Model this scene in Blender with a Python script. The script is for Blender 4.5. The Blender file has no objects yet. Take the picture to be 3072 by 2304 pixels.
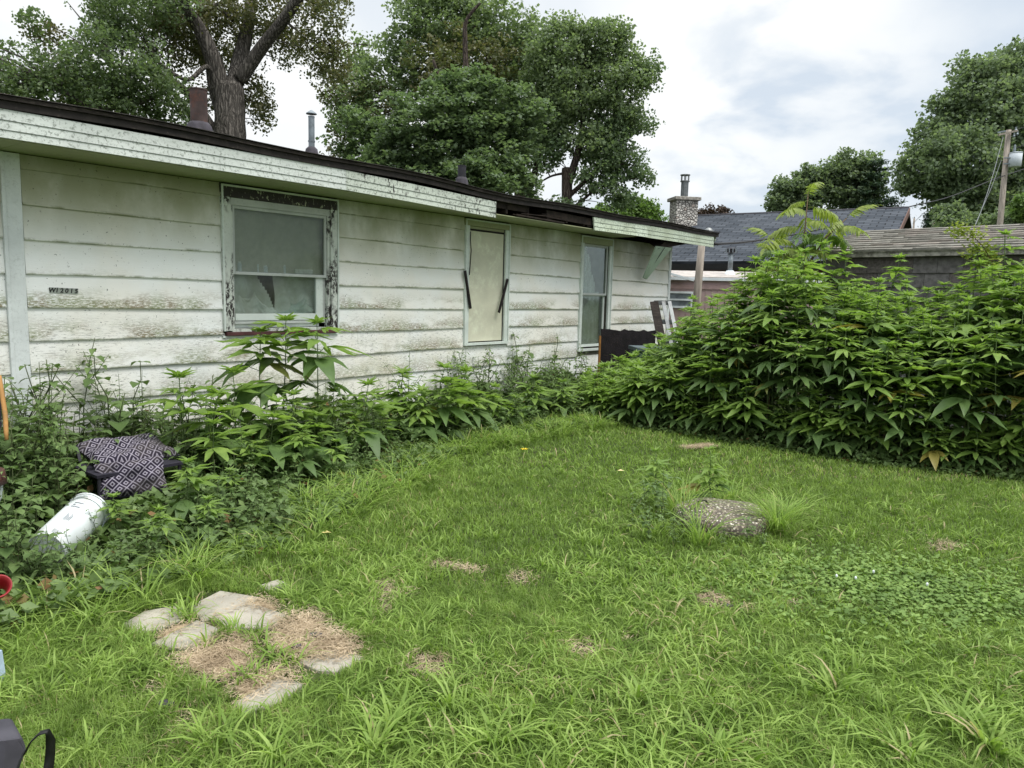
import bpy, math, random
import numpy as np
from mathutils import Matrix, Vector
random.seed(7); RNG = np.random.default_rng(7)
SC = bpy.context.scene
COL = SC.collection
R = math.radians

# ------------------------------------------------------------ camera
FPX, PITCH, ROLL, AZ, EYE = 2230.0, R(6.809), R(1.400), R(38.923), 1.6
def _cam():
    F = Vector((0, math.cos(PITCH), -math.sin(PITCH))); r = Vector((1, 0, 0)); u = r.cross(F)
    c, s = math.cos(ROLL), math.sin(ROLL)
    return (c*r + s*u), (-s*r + c*u), F
CR, CU, CF = _cam()
EYEP = Vector((0, 0, EYE))
cam = bpy.data.cameras.new('camera'); camo = bpy.data.objects.new('camera', cam); COL.objects.link(camo)
camo.matrix_world = Matrix(((CR.x, CU.x, -CF.x, 0), (CR.y, CU.y, -CF.y, 0), (CR.z, CU.z, -CF.z, EYE), (0, 0, 0, 1)))
cam.sensor_width = 36; cam.lens = 36*FPX/3072; cam.clip_start = .05; cam.clip_end = 2000
SC.camera = camo
SC.view_settings.view_transform = 'Standard'; SC.view_settings.look = 'None'
SC.view_settings.gamma = 1; SC.view_settings.exposure = 1.22; SC.view_settings.use_curve_mapping = False

# ------------------------------------------------------------ node helper
class N:
    def __init__(s, tree): s.t = tree; s.n = tree.nodes; s.l = tree.links; s.n.clear()
    def new(s, typ, **k):
        o = s.n.new(typ)
        for a, v in k.items(): setattr(o, a, v)
        return o
    def put(s, sock, v):
        if isinstance(v, bpy.types.NodeSocket): s.l.new(v, sock)
        elif v is not None:
            if isinstance(v, (tuple, list)) and len(v) == 3 and sock.type == 'RGBA': v = (*v, 1)
            sock.default_value = v
    def coord(s, kind='Object'): return s.new('ShaderNodeTexCoord').outputs[kind]
    def scale(s, v, sc, off=(0, 0, 0)):
        m = s.new('ShaderNodeMapping'); s.put(m.inputs[0], v); m.inputs['Scale'].default_value = sc if isinstance(sc, tuple) else (sc,)*3
        m.inputs['Location'].default_value = off
        return m.outputs[0]
    def noise(s, v, sc=5, det=4, rough=.55, dist=0, color=False):
        m = s.new('ShaderNodeTexNoise'); s.put(m.inputs['Vector'], v); m.inputs['Scale'].default_value = sc
        m.inputs['Detail'].default_value = det; m.inputs['Roughness'].default_value = rough; m.inputs['Distortion'].default_value = dist
        return m.outputs['Color' if color else 'Fac']
    def voro(s, v, sc=5, feat='F1', out='Distance', rnd=1):
        m = s.new('ShaderNodeTexVoronoi', feature=feat); s.put(m.inputs['Vector'], v); m.inputs['Scale'].default_value = sc
        m.inputs['Randomness'].default_value = rnd
        return m.outputs[out]
    def ramp(s, v, lo, hi, a=0., b=1.):
        m = s.new('ShaderNodeMapRange', interpolation_type='SMOOTHSTEP'); s.put(m.inputs['Value'], v)
        sw = lo > hi
        if sw: lo, hi, a, b = hi, lo, b, a
        for k, x in (('From Min', lo), ('From Max', hi), ('To Min', a), ('To Max', b)): m.inputs[k].default_value = x
        return m.outputs[0]
    def math(s, op, a, b=None, c=None):
        m = s.new('ShaderNodeMath', operation=op); s.put(m.inputs[0], a)
        if b is not None: s.put(m.inputs[1], b)
        if c is not None: s.put(m.inputs[2], c)
        return m.outputs[0]
    def mul(s, *a):
        o = a[0]
        for b in a[1:]: o = s.math('MULTIPLY', o, b)
        return o
    def mix(s, f, a, b, mode='MIX'):
        m = s.new('ShaderNodeMix', data_type='RGBA', blend_type=mode); s.put(m.inputs[0], f); s.put(m.inputs[6], a); s.put(m.inputs[7], b)
        return m.outputs[2]
    def sep(s, v):
        m = s.new('ShaderNodeSeparateXYZ'); s.put(m.inputs[0], v); return m.outputs
    def attr(s, name): return s.new('ShaderNodeAttribute', attribute_name=name).outputs['Fac']
    def bump(s, h, strength=.3, dist=.01):
        m = s.new('ShaderNodeBump'); s.put(m.inputs['Height'], h); m.inputs['Strength'].default_value = strength; m.inputs['Distance'].default_value = dist
        return m.outputs[0]
    def bsdf(s, col, rough=.8, spec=.3, metal=0, normal=None):
        p = s.new('ShaderNodeBsdfPrincipled'); s.put(p.inputs['Base Color'], col); s.put(p.inputs['Roughness'], rough)
        p.inputs['Specular IOR Level'].default_value = spec; s.put(p.inputs['Metallic'], metal)
        if normal is not None: s.put(p.inputs['Normal'], normal)
        return p.outputs[0]
    def out(s, sh): s.l.new(sh, s.new('ShaderNodeOutputMaterial').inputs[0])
    def mixsh(s, f, a, b):
        m = s.new('ShaderNodeMixShader'); s.put(m.inputs[0], f); s.l.new(a, m.inputs[1]); s.l.new(b, m.inputs[2]); return m.outputs[0]

# ------------------------------------------------------------ world
w = bpy.data.worlds.new('World'); SC.world = w; w.use_nodes = True
SUN_EL, SUN_AZ = R(66), R(118)       # azimuth clockwise from +Y: behind the camera, to its right
n = N(w.node_tree)
sky = n.new('ShaderNodeTexSky', sky_type='NISHITA'); sky.sun_disc = False; sky.sun_elevation = SUN_EL; sky.sun_rotation = SUN_AZ
D = n.coord('Generated')
def dirpx(x, y):
    v = CF + CR*((x-1536)/FPX) - CU*((y-1152)/FPX); return v.normalized()
def blob(px, py, cosin, cosout):
    d = dirpx(px, py); m = n.new('ShaderNodeVectorMath', operation='DOT_PRODUCT'); n.put(m.inputs[0], D); m.inputs[1].default_value = d
    return n.ramp(m.outputs['Value'], cosout, cosin)
x, y, z = n.sep(D)
zz = n.math('ADD', n.math('MAXIMUM', z, 0.), .28)
cmb = n.new('ShaderNodeCombineXYZ'); n.put(cmb.inputs[0], n.math('DIVIDE', x, zz)); n.put(cmb.inputs[1], n.math('DIVIDE', y, zz))
c1 = n.noise(n.scale(cmb.outputs[0], 1, (3.1, 1.7, 0)), .8, 3, .45, .3)
c2 = n.noise(n.scale(cmb.outputs[0], 1, (7.1, 5.7, 2)), 3.2, 6, .5, .2)
f = n.math('ADD', n.mul(n.ramp(c1, .36, .64), .7), n.mul(n.ramp(c2, .36, .66), .4))
f = n.math('ADD', f, n.mul(blob(2330, 290, .9995, .975), n.ramp(c2, .3, .55), .9))
f = n.math('ADD', f, n.mul(blob(900, 420, .98, .78), .35))
f = n.math('SUBTRACT', f, n.mul(blob(2650, 520, .995, .955), .4))
f = n.math('SUBTRACT', f, n.mul(blob(2750, 120, .995, .94), .3))
f = n.math('MINIMUM', n.math('MAXIMUM', f, 0.), 1.)
cl = n.mix(f, (3.0, 3.35, 3.75), (4.5, 4.56, 4.52))
cl = n.mix(n.ramp(z, .45, 1.0), cl, (10.5, 11.0, 11.4))      # overcast sky: zenith brighter than the horizon
cc = n.mix(.95, sky.outputs[0], cl)
bg = n.new('ShaderNodeBackground'); n.put(bg.inputs[0], cc); bg.inputs[1].default_value = .1
n.l.new(bg.outputs[0], n.new('ShaderNodeOutputWorld').inputs[0])
sun = bpy.data.lights.new('sun', 'SUN'); sun.energy = 1.5; sun.angle = R(34); sun.color = (1, .96, .9)
suno = bpy.data.objects.new('sun', sun); COL.objects.link(suno)
sd = Vector((math.sin(SUN_AZ)*math.cos(SUN_EL), math.cos(SUN_AZ)*math.cos(SUN_EL), math.sin(SUN_EL)))
suno.rotation_euler = sd.to_track_quat('Z', 'Y').to_euler()

# ------------------------------------------------------------ pixel -> place helpers
def ray(x, y): return CF + CR*((x-1536)/FPX) - CU*((y-1152)/FPX)
def pt(x, y, dep): return EYEP + ray(x, y)*dep
def gnd(x, y, z=0.):
    r = ray(x, y); return EYEP + r*((z-EYE)/r.z)
def topx(P):
    q = Vector(P)-EYEP; d = q.dot(CF); return 1536+FPX*q.dot(CR)/d, 1152-FPX*q.dot(CU)/d, d
WD = Vector((math.sin(AZ), math.cos(AZ), 0)); WN = Vector((math.cos(AZ), -math.sin(AZ), 0))
P0 = Vector((-3.971, 6.082, 0))
def wpx(x, y, off=0.):
    r = ray(x, y); Q = P0+WN*off; t = (Q-EYEP).dot(WN)/r.dot(WN); P = EYEP+r*t
    return (P-P0).dot(WD), P.z
def uw(x, y):
    q = Vector((x, y, 0))-P0; return q.dot(WD), q.dot(WN)
def fromuw(u, w_, z=0): return P0+WD*u+WN*w_+Vector((0, 0, z))

# ------------------------------------------------------------ object helpers
def tag(o, label=None, cat=None, group=None, kind=None):
    if label: o['label'] = label
    if cat: o['category'] = cat
    if group: o['group'] = group
    if kind: o['kind'] = kind
    return o
def empty(name, loc=(0, 0, 0), rz=0., label=None, cat=None, group=None):
    o = bpy.data.objects.new(name, None); o.location = loc; o.rotation_euler = (0, 0, rz); o.empty_display_size = .1
    COL.objects.link(o); return tag(o, label, cat, group)
def link(name, me, parent=None, mat=None):
    if mat is not None and not me.materials: me.materials.append(mat)
    o = bpy.data.objects.new(name, me); COL.objects.link(o)
    if parent: o.parent = parent
    return o
class MB:
    def __init__(s): s.v = []; s.f = []; s.uv = []
    def add(s, vs, fs, uv=None):
        b = len(s.v); s.v += [tuple(p) for p in vs]; s.f += [tuple(i+b for i in f) for f in fs]; return s
    def box(s, x0, x1, y0, y1, z0, z1):
        return s.add([(x0,y0,z0),(x1,y0,z0),(x1,y1,z0),(x0,y1,z0),(x0,y0,z1),(x1,y0,z1),(x1,y1,z1),(x0,y1,z1)],
                     [(0,3,2,1),(4,5,6,7),(0,1,5,4),(1,2,6,5),(2,3,7,6),(3,0,4,7)])
    def hexa(s, a): return s.add(a, [(0,3,2,1),(4,5,6,7),(0,1,5,4),(1,2,6,5),(2,3,7,6),(3,0,4,7)])
    def beam(s, A, B, wd, th, up=(0, 0, 1)):
        A = Vector(A); B = Vector(B); d = (B-A).normalized(); sd_ = d.cross(Vector(up)).normalized()*wd/2; u = sd_.cross(d).normalized()*th/2
        return s.hexa([A-sd_-u, A+sd_-u, B+sd_-u, B-sd_-u, A-sd_+u, A+sd_+u, B+sd_+u, B-sd_+u])
    def tube(s, pts, rad, k=8, cap=True):
        pts = [Vector(p) for p in pts]
        if not isinstance(rad, (list, tuple)): rad = [rad]*len(pts)
        vs = []; fs = []; ref = None
        for i, p in enumerate(pts):
            d = (pts[min(i+1, len(pts)-1)]-pts[max(i-1, 0)]).normalized()
            if ref is None: ref = Vector((1, 0, 0)) if abs(d.x) < .8 else Vector((0, 1, 0))
            a = (ref-d*ref.dot(d)).normalized(); ref = a; b = d.cross(a)
            for j in range(k):
                t = 2*math.pi*j/k; vs.append(p+(a*math.cos(t)+b*math.sin(t))*rad[i])
        for i in range(len(pts)-1):
            for j in range(k): fs.append((i*k+j, i*k+(j+1) % k, (i+1)*k+(j+1) % k, (i+1)*k+j))
        if cap: fs.append(tuple(range(k-1, -1, -1))); fs.append(tuple(range((len(pts)-1)*k, len(pts)*k)))
        return s.add(vs, fs)
    def poly_slab(s, pts, z0, z1):
        k = len(pts)
        vs = [(p[0], p[1], z0) for p in pts]+[(p[0], p[1], z1) for p in pts]
        return s.add(vs, [tuple(range(k, 2*k)), tuple(range(k-1, -1, -1))]+[(i, (i+1) % k, k+(i+1) % k, k+i) for i in range(k)])
    def mesh(s, name, mat=None, smooth=False):
        me = bpy.data.meshes.new(name); me.from_pydata(s.v, [], s.f); me.update()
        if smooth: me.polygons.foreach_set('use_smooth', [True]*len(me.polygons))
        if mat: me.materials.append(mat)
        return me
    def build(s, name, mat=None, parent=None, smooth=False): return link(name, s.mesh(name, mat, smooth), parent)
def bevel(o, wd=.004, seg=2):
    m = o.modifiers.new('bevel', 'BEVEL'); m.width = wd; m.segments = seg; m.limit_method = 'ANGLE'; return o
def npmesh(name, V, quads=None, tris=None, mat=None, attrs=None, smooth=False):
    """V (n,3); quads (m,4); tris (k,3) -> mesh, fast"""
    me = bpy.data.meshes.new(name); me.vertices.add(len(V)); me.vertices.foreach_set('co', np.ascontiguousarray(V, np.float32).ravel())
    q = np.zeros((0, 4), np.int32) if quads is None else np.asarray(quads, np.int32)
    t = np.zeros((0, 3), np.int32) if tris is None else np.asarray(tris, np.int32)
    li = np.concatenate([q.ravel(), t.ravel()]); me.loops.add(len(li)); me.loops.foreach_set('vertex_index', li)
    tot = np.concatenate([np.full(len(q), 4), np.full(len(t), 3)]).astype(np.int32); st = np.concatenate([[0], np.cumsum(tot)[:-1]]).astype(np.int32)
    me.polygons.add(len(tot)); me.polygons.foreach_set('loop_start', st)
    if smooth: me.polygons.foreach_set('use_smooth', np.ones(len(tot), bool))
    me.update(calc_edges=True)
    for k, a in (attrs or {}).items():
        at = me.attributes.new(k, 'FLOAT', 'POINT'); at.data.foreach_set('value', np.ascontiguousarray(a, np.float32))
    if mat: me.materials.append(mat)
    return me

# ------------------------------------------------------------ materials
def newmat(name):
    m = bpy.data.materials.new(name); m.use_nodes = True; return m, N(m.node_tree)
def plain(name, col, rough=.8, spec=.3, metal=0, var=.25, vsc=8, bsc=60, bst=.2, dirt=None, dsc=12, dlo=.55, dhi=.75, stretch=(1, 1, 1)):
    m, n = newmat(name); P = n.scale(n.coord(), stretch)
    c = n.mix(n.ramp(n.noise(P, vsc, 5), .3, .7), tuple(v*(1-var) for v in col), tuple(min(1, v*(1+var*.6)) for v in col))
    if dirt: c = n.mix(n.ramp(n.noise(P, dsc, 8, .7), dlo, dhi), c, dirt)
    n.out(n.bsdf(c, rough, spec, metal, n.bump(n.noise(P, bsc, 4), bst, .01))); return m
def leafmat(name, a, b, tr=.35, rough=.5, rnd='attr', spec=.25, hole=None):
    """a..b: colours of the individual leaves"""
    m, n = newmat(name)
    if rnd == 'attr': r = n.attr('rnd')
    elif rnd == 'island': r = n.new('ShaderNodeNewGeometry').outputs['Random Per Island']
    else: r = n.new('ShaderNodeObjectInfo').outputs['Random']
    c = n.mix(r, a, b)
    c = n.mix(n.ramp(n.noise(n.coord(), 7, 3), .35, .7), c, tuple(v*.8 for v in a))
    if hole: c = n.mix(n.ramp(r, .965, .975), c, hole)
    t = n.new('ShaderNodeBsdfTranslucent'); n.put(t.inputs[0], n.mix(.5, c, (1, 1, .35), 'MULTIPLY')); 
    c2 = n.mix(1., c, (1.25, 1.35, .8), 'MULTIPLY'); n.put(t.inputs[0], c2)
    n.out(n.mixsh(tr, n.bsdf(c, rough, spec), t.outputs[0])); return m

def siding_material():
    m, n = newmat('siding_paint'); P = n.coord(); x, y, z = n.sep(P); u, v, _ = n.sep(n.coord('UV'))
    big = n.noise(P, .9, 4)
    c = n.mix(n.ramp(big, .35, .65), (.83, .85, .83), (.82, .8, .73))
    c = n.mix(n.mul(n.ramp(n.noise(P, 2.3, 5), .5, .8), .35), c, (.55, .6, .52))
    alg_shade = n.mul(n.ramp(z, 1.75, 2.45), n.ramp(n.noise(n.scale(P, (1, 1, .6)), 1.6, 5, .6), .15, .6))
    c = n.mix(n.mul(alg_shade, .9), c, (.27, .28, .15))  # olive darkening towards the eave: mostly its shade painted in, with some algae stain
    # weather band on the lower edge of the middle boards
    mid = n.mul(n.ramp(z, .45, .75), n.ramp(z, 1.8, 1.45))
    patch = n.ramp(n.noise(n.scale(P, (1, 1, 3.1), (4, 0, 2)), 1.35, 4, .6), .41, .55)
    grain = n.ramp(n.noise(n.scale(P, (14, 1, 60)), 1.6, 8, .8), .42, .54)
    low = n.math('POWER', n.ramp(v, .8, 0.05), .9)
    band = n.mul(mid, patch, low, grain)
    c = n.mix(n.mul(band, .95), c, n.mix(n.ramp(n.noise(P, 4, 3), .4, .6), (.2, .16, .08), (.2, .23, .1)))
    # greenish and ochre stain on the low boards of the far half
    st = n.mul(n.ramp(x, 1.6, 3.4), n.ramp(z, 1.2, .8), n.ramp(n.noise(P, 2.2, 6, .7), .45, .62))
    c = n.mix(n.mul(st, .4, n.ramp(n.noise(n.scale(P, (25, 1, 40)), 1.5, 5, .7), .35, .6)), c, (.42, .41, .24))
    # crazed paint: fine dark horizontal cracks
    cr = n.ramp(n.noise(n.scale(P, (11, 1, 80)), 1.3, 6, .8), .54, .61)
    cr = n.mul(cr, n.ramp(z, 1.5, 1.1), n.ramp(n.noise(P, 1.7, 4), .3, .5))
    c = n.mix(n.mul(cr, .8), c, (.1, .1, .09))
    # specks and scratches
    sp = n.ramp(n.noise(P, 46, 3, .6), .665, .7)
    c = n.mix(n.mul(sp, n.ramp(n.noise(P, 2, 3), .35, .6)), c, (.06, .06, .045))
    sp2 = n.mul(n.ramp(n.noise(n.scale(P, (1, 1, .5)), 17, 6, .75), .66, .69), n.ramp(z, 1.2, 2.2, .25, 1))
    c = n.mix(n.mul(sp2, .75), c, (.09, .085, .06))
    # moss in the lap
    ms = n.mul(n.ramp(v, .1, 0.), n.ramp(n.noise(P, 3, 5, .7), .45, .6))
    c = n.mix(n.mul(ms, .8), c, (.12, .14, .05))
    h = n.math('ADD', n.noise(n.scale(P, (6, 1, 70)), 1.5, 6), n.mul(cr, -.8))
    n.out(n.bsdf(c, .55, .35, 0, n.bump(h, .25, .006))); return m
def trim_material(name, base=(.66, .72, .67), mold=.5, peel=.0, alg_shade=0., grain=False, lines=False):
    m, n = newmat(name); P = n.coord(); x, y, z = n.sep(P)
    c = n.mix(n.ramp(n.noise(P, 3, 5), .35, .65), base, tuple(v*.86 for v in base))
    if alg_shade: c = n.mix(n.mul(n.ramp(n.noise(P, 1.5, 5), .3, .7), alg_shade), c, (.38, .42, .24))
    mk = n.mul(n.ramp(n.noise(P, 30, 8, .78), .5, .62), n.ramp(n.noise(n.scale(P, (.8, 1, 1.5)), 2.2, 5), .38-.12*(mold > .7), .62-.1*(mold > .7)))
    c = n.mix(n.mul(mk, mold), c, (.1, .12, .09))
    h = n.noise(P, 40, 4)
    if peel:
        pk = n.mul(n.ramp(n.noise(n.scale(P, (1, 1, .5)), 30, 9, .75), .54-.08*peel, .56-.08*peel), n.ramp(n.noise(n.scale(P, (1.2, 1, .6)), 3.6, 3), .5-.08*peel, .58-.08*peel))
        c = n.mix(pk, c, (.035, .03, .028)); h = n.math('SUBTRACT', h, n.mul(pk, 1.2))
    n.out(n.bsdf(c, .6, .3, 0, n.bump(h, .35, .006))); return m
M = {}
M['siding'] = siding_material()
M['casing'] = trim_material('casing_paint', mold=.25)
M['peeling'] = trim_material('peeling_paint', base=(.62, .66, .6), mold=.5, peel=.8)
M['casing_top'] = trim_material('casing_head_peeling_paint', base=(.5, .52, .38), mold=.5, peel=1.7)
M['fascia'] = trim_material('fascia_paint', base=(.68, .72, .68), mold=.75)
M['fascia_dirty'] = trim_material('fascia_dirty_paint', base=(.62, .67, .59), mold=1.0, peel=.12)
M['fascia_green'] = trim_material('fascia_mildew_paint', base=(.56, .64, .52), mold=.85, alg_shade=.4)
M['soffit'] = trim_material('soffit_paint', base=(.33, .33, .2), mold=.5, alg_shade=.7)
M['sash'] = trim_material('sash_paint', base=(.5, .53, .5), mold=.3)
M['corner'] = trim_material('corner_trim_paint', base=(.72, .76, .75), mold=.25)
M['mint'] = trim_material('loose_board_paint', base=(.5, .62, .52), mold=.35)
M['sill_red'] = plain('sill_red_brown', (.09, .035, .035), .7, dirt=(.3, .3, .28), dlo=.6)
M['dark_wood'] = plain('weathered_dark_wood', (.035, .028, .025), .9, var=.5, dirt=(.1, .085, .07), dlo=.5, stretch=(1, 1, 6))
M['rotten'] = plain('rotten_framing', (.025, .018, .014), .95, var=.6, dirt=(.07, .048, .032), dsc=20)
M['plywood'] = plain('window_board_cream', (.6, .59, .46), .7, var=.12, vsc=2.5, dirt=(.72, .74, .58), dsc=3, dlo=.5, dhi=.7)
M['black_strip'] = plain('tar_strip', (.02, .015, .015), .6, bst=.6)
M['shingle_edge'] = plain('roof_edge_asphalt', (.04, .036, .034), .95, var=.5, dirt=(.13, .11, .09), dsc=30, dlo=.5)
M['drip_edge'] = plain('drip_edge_dark', (.022, .017, .015), .7, var=.5, dirt=(.09, .075, .06), dsc=25, dlo=.55)
M['rust_pipe'] = plain('rusty_flue', (.085, .06, .055), .75, metal=.2, var=.5, vsc=4, dirt=(.16, .06, .035), dsc=6, dlo=.45)
M['galv'] = plain('galvanised_pipe', (.22, .25, .27), .5, metal=.6, var=.3, dirt=(.1, .08, .06), dlo=.6)
M['black_pipe'] = plain('black_pipe', (.025, .024, .03), .55, var=.3)
M['flash'] = plain('tar_flashing', (.05, .045, .055), .8, var=.4)
M['alu'] = plain('aluminium', (.2, .21, .21), .45, metal=.7, var=.2, dirt=(.12, .11, .1), dlo=.5)
M['white_metal'] = plain('white_metal', (.72, .76, .78), .5, var=.1)
M['wood_pole'] = plain('weathered_pole_wood', (.3, .26, .22), .9, var=.35, stretch=(1, 1, .1), vsc=20)
M['wire'] = plain('cable_black', (.02, .02, .022), .6, var=.1)
M['wire_grey'] = plain('cable_grey', (.16, .17, .18), .6, var=.1)
M['concrete'] = plain('paver_concrete', (.32, .295, .245), .92, var=.18, vsc=5, bsc=90, bst=.5, dirt=(.2, .17, .12), dsc=9, dlo=.58)
M['bark'] = None
def glass_material():
    m, n = newmat('dusty_window_glass'); P = n.coord()
    dust = n.ramp(n.noise(P, 9, 7, .65), .3, .75, .04, .1)
    tr = n.new('ShaderNodeBsdfTransparent'); tr.inputs[0].default_value = (.8, .84, .82, 1)
    df = n.bsdf((.34, .34, .3), .9, .2); g = n.new('ShaderNodeBsdfGlossy'); g.inputs['Roughness'].default_value = .06; g.inputs[0].default_value = (.8, .85, .85, 1)
    a = n.mixsh(dust, tr.outputs[0], df); lw = n.new('ShaderNodeLayerWeight'); lw.inputs[0].default_value = .25
    n.out(n.mixsh(n.ramp(lw.outputs['Fresnel'], 0, 1, .02, .4), a, g.outputs[0])); return m
M['glass'] = glass_material()
def cloth_mat(name, a, b, sc=3):
    m, n = newmat(name); P = n.coord()
    c = n.mix(n.ramp(n.noise(P, sc, 5, .6, .8), .35, .65), a, b)
    n.out(n.bsdf(c, .95, .1, 0, n.bump(n.noise(P, 300, 2), .2, .002))); return m
M['cloth_pale'] = cloth_mat('pale_stained_cloth', (.68, .66, .6), (.88, .88, .86))
M['cloth_blue'] = cloth_mat('blue_green_cloth', (.48, .6, .56), (.7, .74, .7))
M['curtain'] = cloth_mat('grey_net_curtain', (.5, .48, .4), (.6, .57, .48), 3)
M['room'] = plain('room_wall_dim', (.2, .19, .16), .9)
def bark_material(name, col):
    m, n = newmat(name); P = n.coord()
    s_ = n.scale(P, (9, 9, .8))
    g = n.noise(s_, 1.6, 7, .7, .8); v = n.voro(n.scale(n.mix(.12, P, n.noise(P, 3, 3, color=True)), (13, 13, 1.3)), 1.3, 'DISTANCE_TO_EDGE')
    h = n.math('ADD', n.mul(n.ramp(v, 0, .3), .45), n.mul(g, .9))
    c = n.mix(n.ramp(h, .25, 1.05), tuple(v_*.3 for v_ in col), tuple(v_*1.4 for v_ in col))
    n.out(n.bsdf(c, .95, .15, 0, n.bump(h, 1., .06))); return m
M['bark'] = bark_material('cottonwood_bark', (.12, .108, .095)); M['bark_dark'] = bark_material('dark_bark', (.07, .055, .045))
def ground_material():
    m, n = newmat('lawn_soil'); P = n.coord()
    c = n.mix(n.ramp(n.noise(P, 9, 6), .35, .65), (.035, .045, .016), (.06, .085, .025))
    c = n.mix(n.ramp(n.noise(P, 1.1, 5), .58, .75), c, (.12, .1, .055))
    n.out(n.bsdf(c, .95, .1, 0, n.bump(n.noise(P, 40, 6), .8, .02))); return m
M['ground'] = ground_material()
M['grass'] = leafmat('grass_blades', (.135, .22, .04), (.31, .42, .105), .4, .55, hole=(.42, .35, .2))
M['crab'] = leafmat('broad_grass_blades', (.18, .29, .05), (.345, .46, .125), .4, .5, hole=(.42, .36, .2))
M['straw'] = leafmat('dry_grass_straw', (.38, .29, .19), (.62, .51, .37), .2, .8)
M['clover'] = leafmat('clover_leaves', (.13, .22, .05), (.25, .36, .1), .3, .6)
M['rag'] = leafmat('ragweed_leaf', (.105, .18, .055), (.165, .25, .075), .38, .45, 'obj', .35, hole=(.26, .22, .05))
M['rag_young'] = leafmat('ragweed_young_leaf', (.19, .3, .065), (.27, .38, .09), .42, .45, 'obj', .35)
M['rag_stem'] = plain('ragweed_stem', (.1, .15, .05), .6, var=.3)
M['weed'] = leafmat('weed_leaf', (.105, .17, .055), (.185, .265, .095), .3, .5, 'island')
M['weed_dark'] = leafmat('ground_cover_leaf', (.1, .16, .05), (.18, .255, .09), .3, .5, 'attr', hole=(.2, .12, .05))
M['fern'] = leafmat('fern_weed_leaf', (.08, .145, .05), (.14, .21, .08), .3, .5, 'island')
M['weed_stem'] = plain('weed_stem', (.08, .1, .04), .7)
M['brown_stem'] = plain('dead_stem', (.13, .09, .05), .9)
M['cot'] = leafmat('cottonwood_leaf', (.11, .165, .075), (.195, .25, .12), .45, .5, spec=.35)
M['cot_brown'] = leafmat('cottonwood_browning_leaf', (.085, .11, .04), (.2, .17, .08), .35, .5, spec=.35)
M['maple'] = leafmat('maple_leaf', (.11, .165, .085), (.2, .265, .14), .42, .5)
M['cot2'] = leafmat('cottonwood_pale_leaf', (.155, .215, .11), (.25, .31, .17), .48, .5)  # paler leaf tone of the cottonwoods in the middle group
M['far'] = leafmat('far_tree_leaf', (.15, .205, .12), (.24, .3, .175), .45, .6)
M['far_bright'] = leafmat('bright_tree_leaf', (.11, .19, .05), (.19, .28, .08), .35, .6)
M['far_red'] = leafmat('dark_red_tree_leaf', (.05, .035, .03), (.09, .06, .04), .2, .6)
M['pine'] = leafmat('pine_needles', (.04, .075, .045), (.07, .11, .06), .15, .7)
M['ail'] = leafmat('tree_of_heaven_leaf', (.19, .26, .05), (.31, .36, .09), .42, .45, 'island')
M['ail_green'] = leafmat('tree_of_heaven_green_leaf', (.1, .19, .04), (.19, .27, .06), .4, .45, 'island')

# ------------------------------------------------------------ ground
MB().add([(-400, -60, 0), (400, -60, 0), (400, 900, 0), (-400, 900, 0)], [(0, 1, 2, 3)]).build('ground', M['ground'])['kind'] = 'structure'

# ------------------------------------------------------------ the white house
HR = math.pi/2-AZ
house = empty('house', P0, HR, 'white bungalow with mildewed lap siding, broken fascia and low shingle roof', 'house')
def hbox(mb, u0, u1, w0, w1, z0, z1): return mb.box(u0, u1, -w1, -w0, z0, z1)   # w = metres out from the wall face
UL, UR = -2.6, 11.1
wins = [(1.70, 3.115, 1.12, 2.612), (5.21, 6.157, .90, 2.608), (7.99, 8.97, .70, 2.60)]
# core wall with real window holes
mb = MB()
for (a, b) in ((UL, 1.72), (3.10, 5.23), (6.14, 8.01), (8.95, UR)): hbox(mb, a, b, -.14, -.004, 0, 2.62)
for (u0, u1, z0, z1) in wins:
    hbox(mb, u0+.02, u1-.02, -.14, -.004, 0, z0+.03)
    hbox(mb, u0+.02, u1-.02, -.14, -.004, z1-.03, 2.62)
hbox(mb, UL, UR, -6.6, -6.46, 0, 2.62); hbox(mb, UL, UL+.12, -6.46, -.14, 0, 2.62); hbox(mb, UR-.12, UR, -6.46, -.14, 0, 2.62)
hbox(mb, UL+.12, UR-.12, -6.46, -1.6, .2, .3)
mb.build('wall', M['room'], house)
hbox(MB(), UL+.12, UR-.12, -2.6, -2.5, .3, 2.62).build('inner_wall', M['room'], house)
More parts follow.
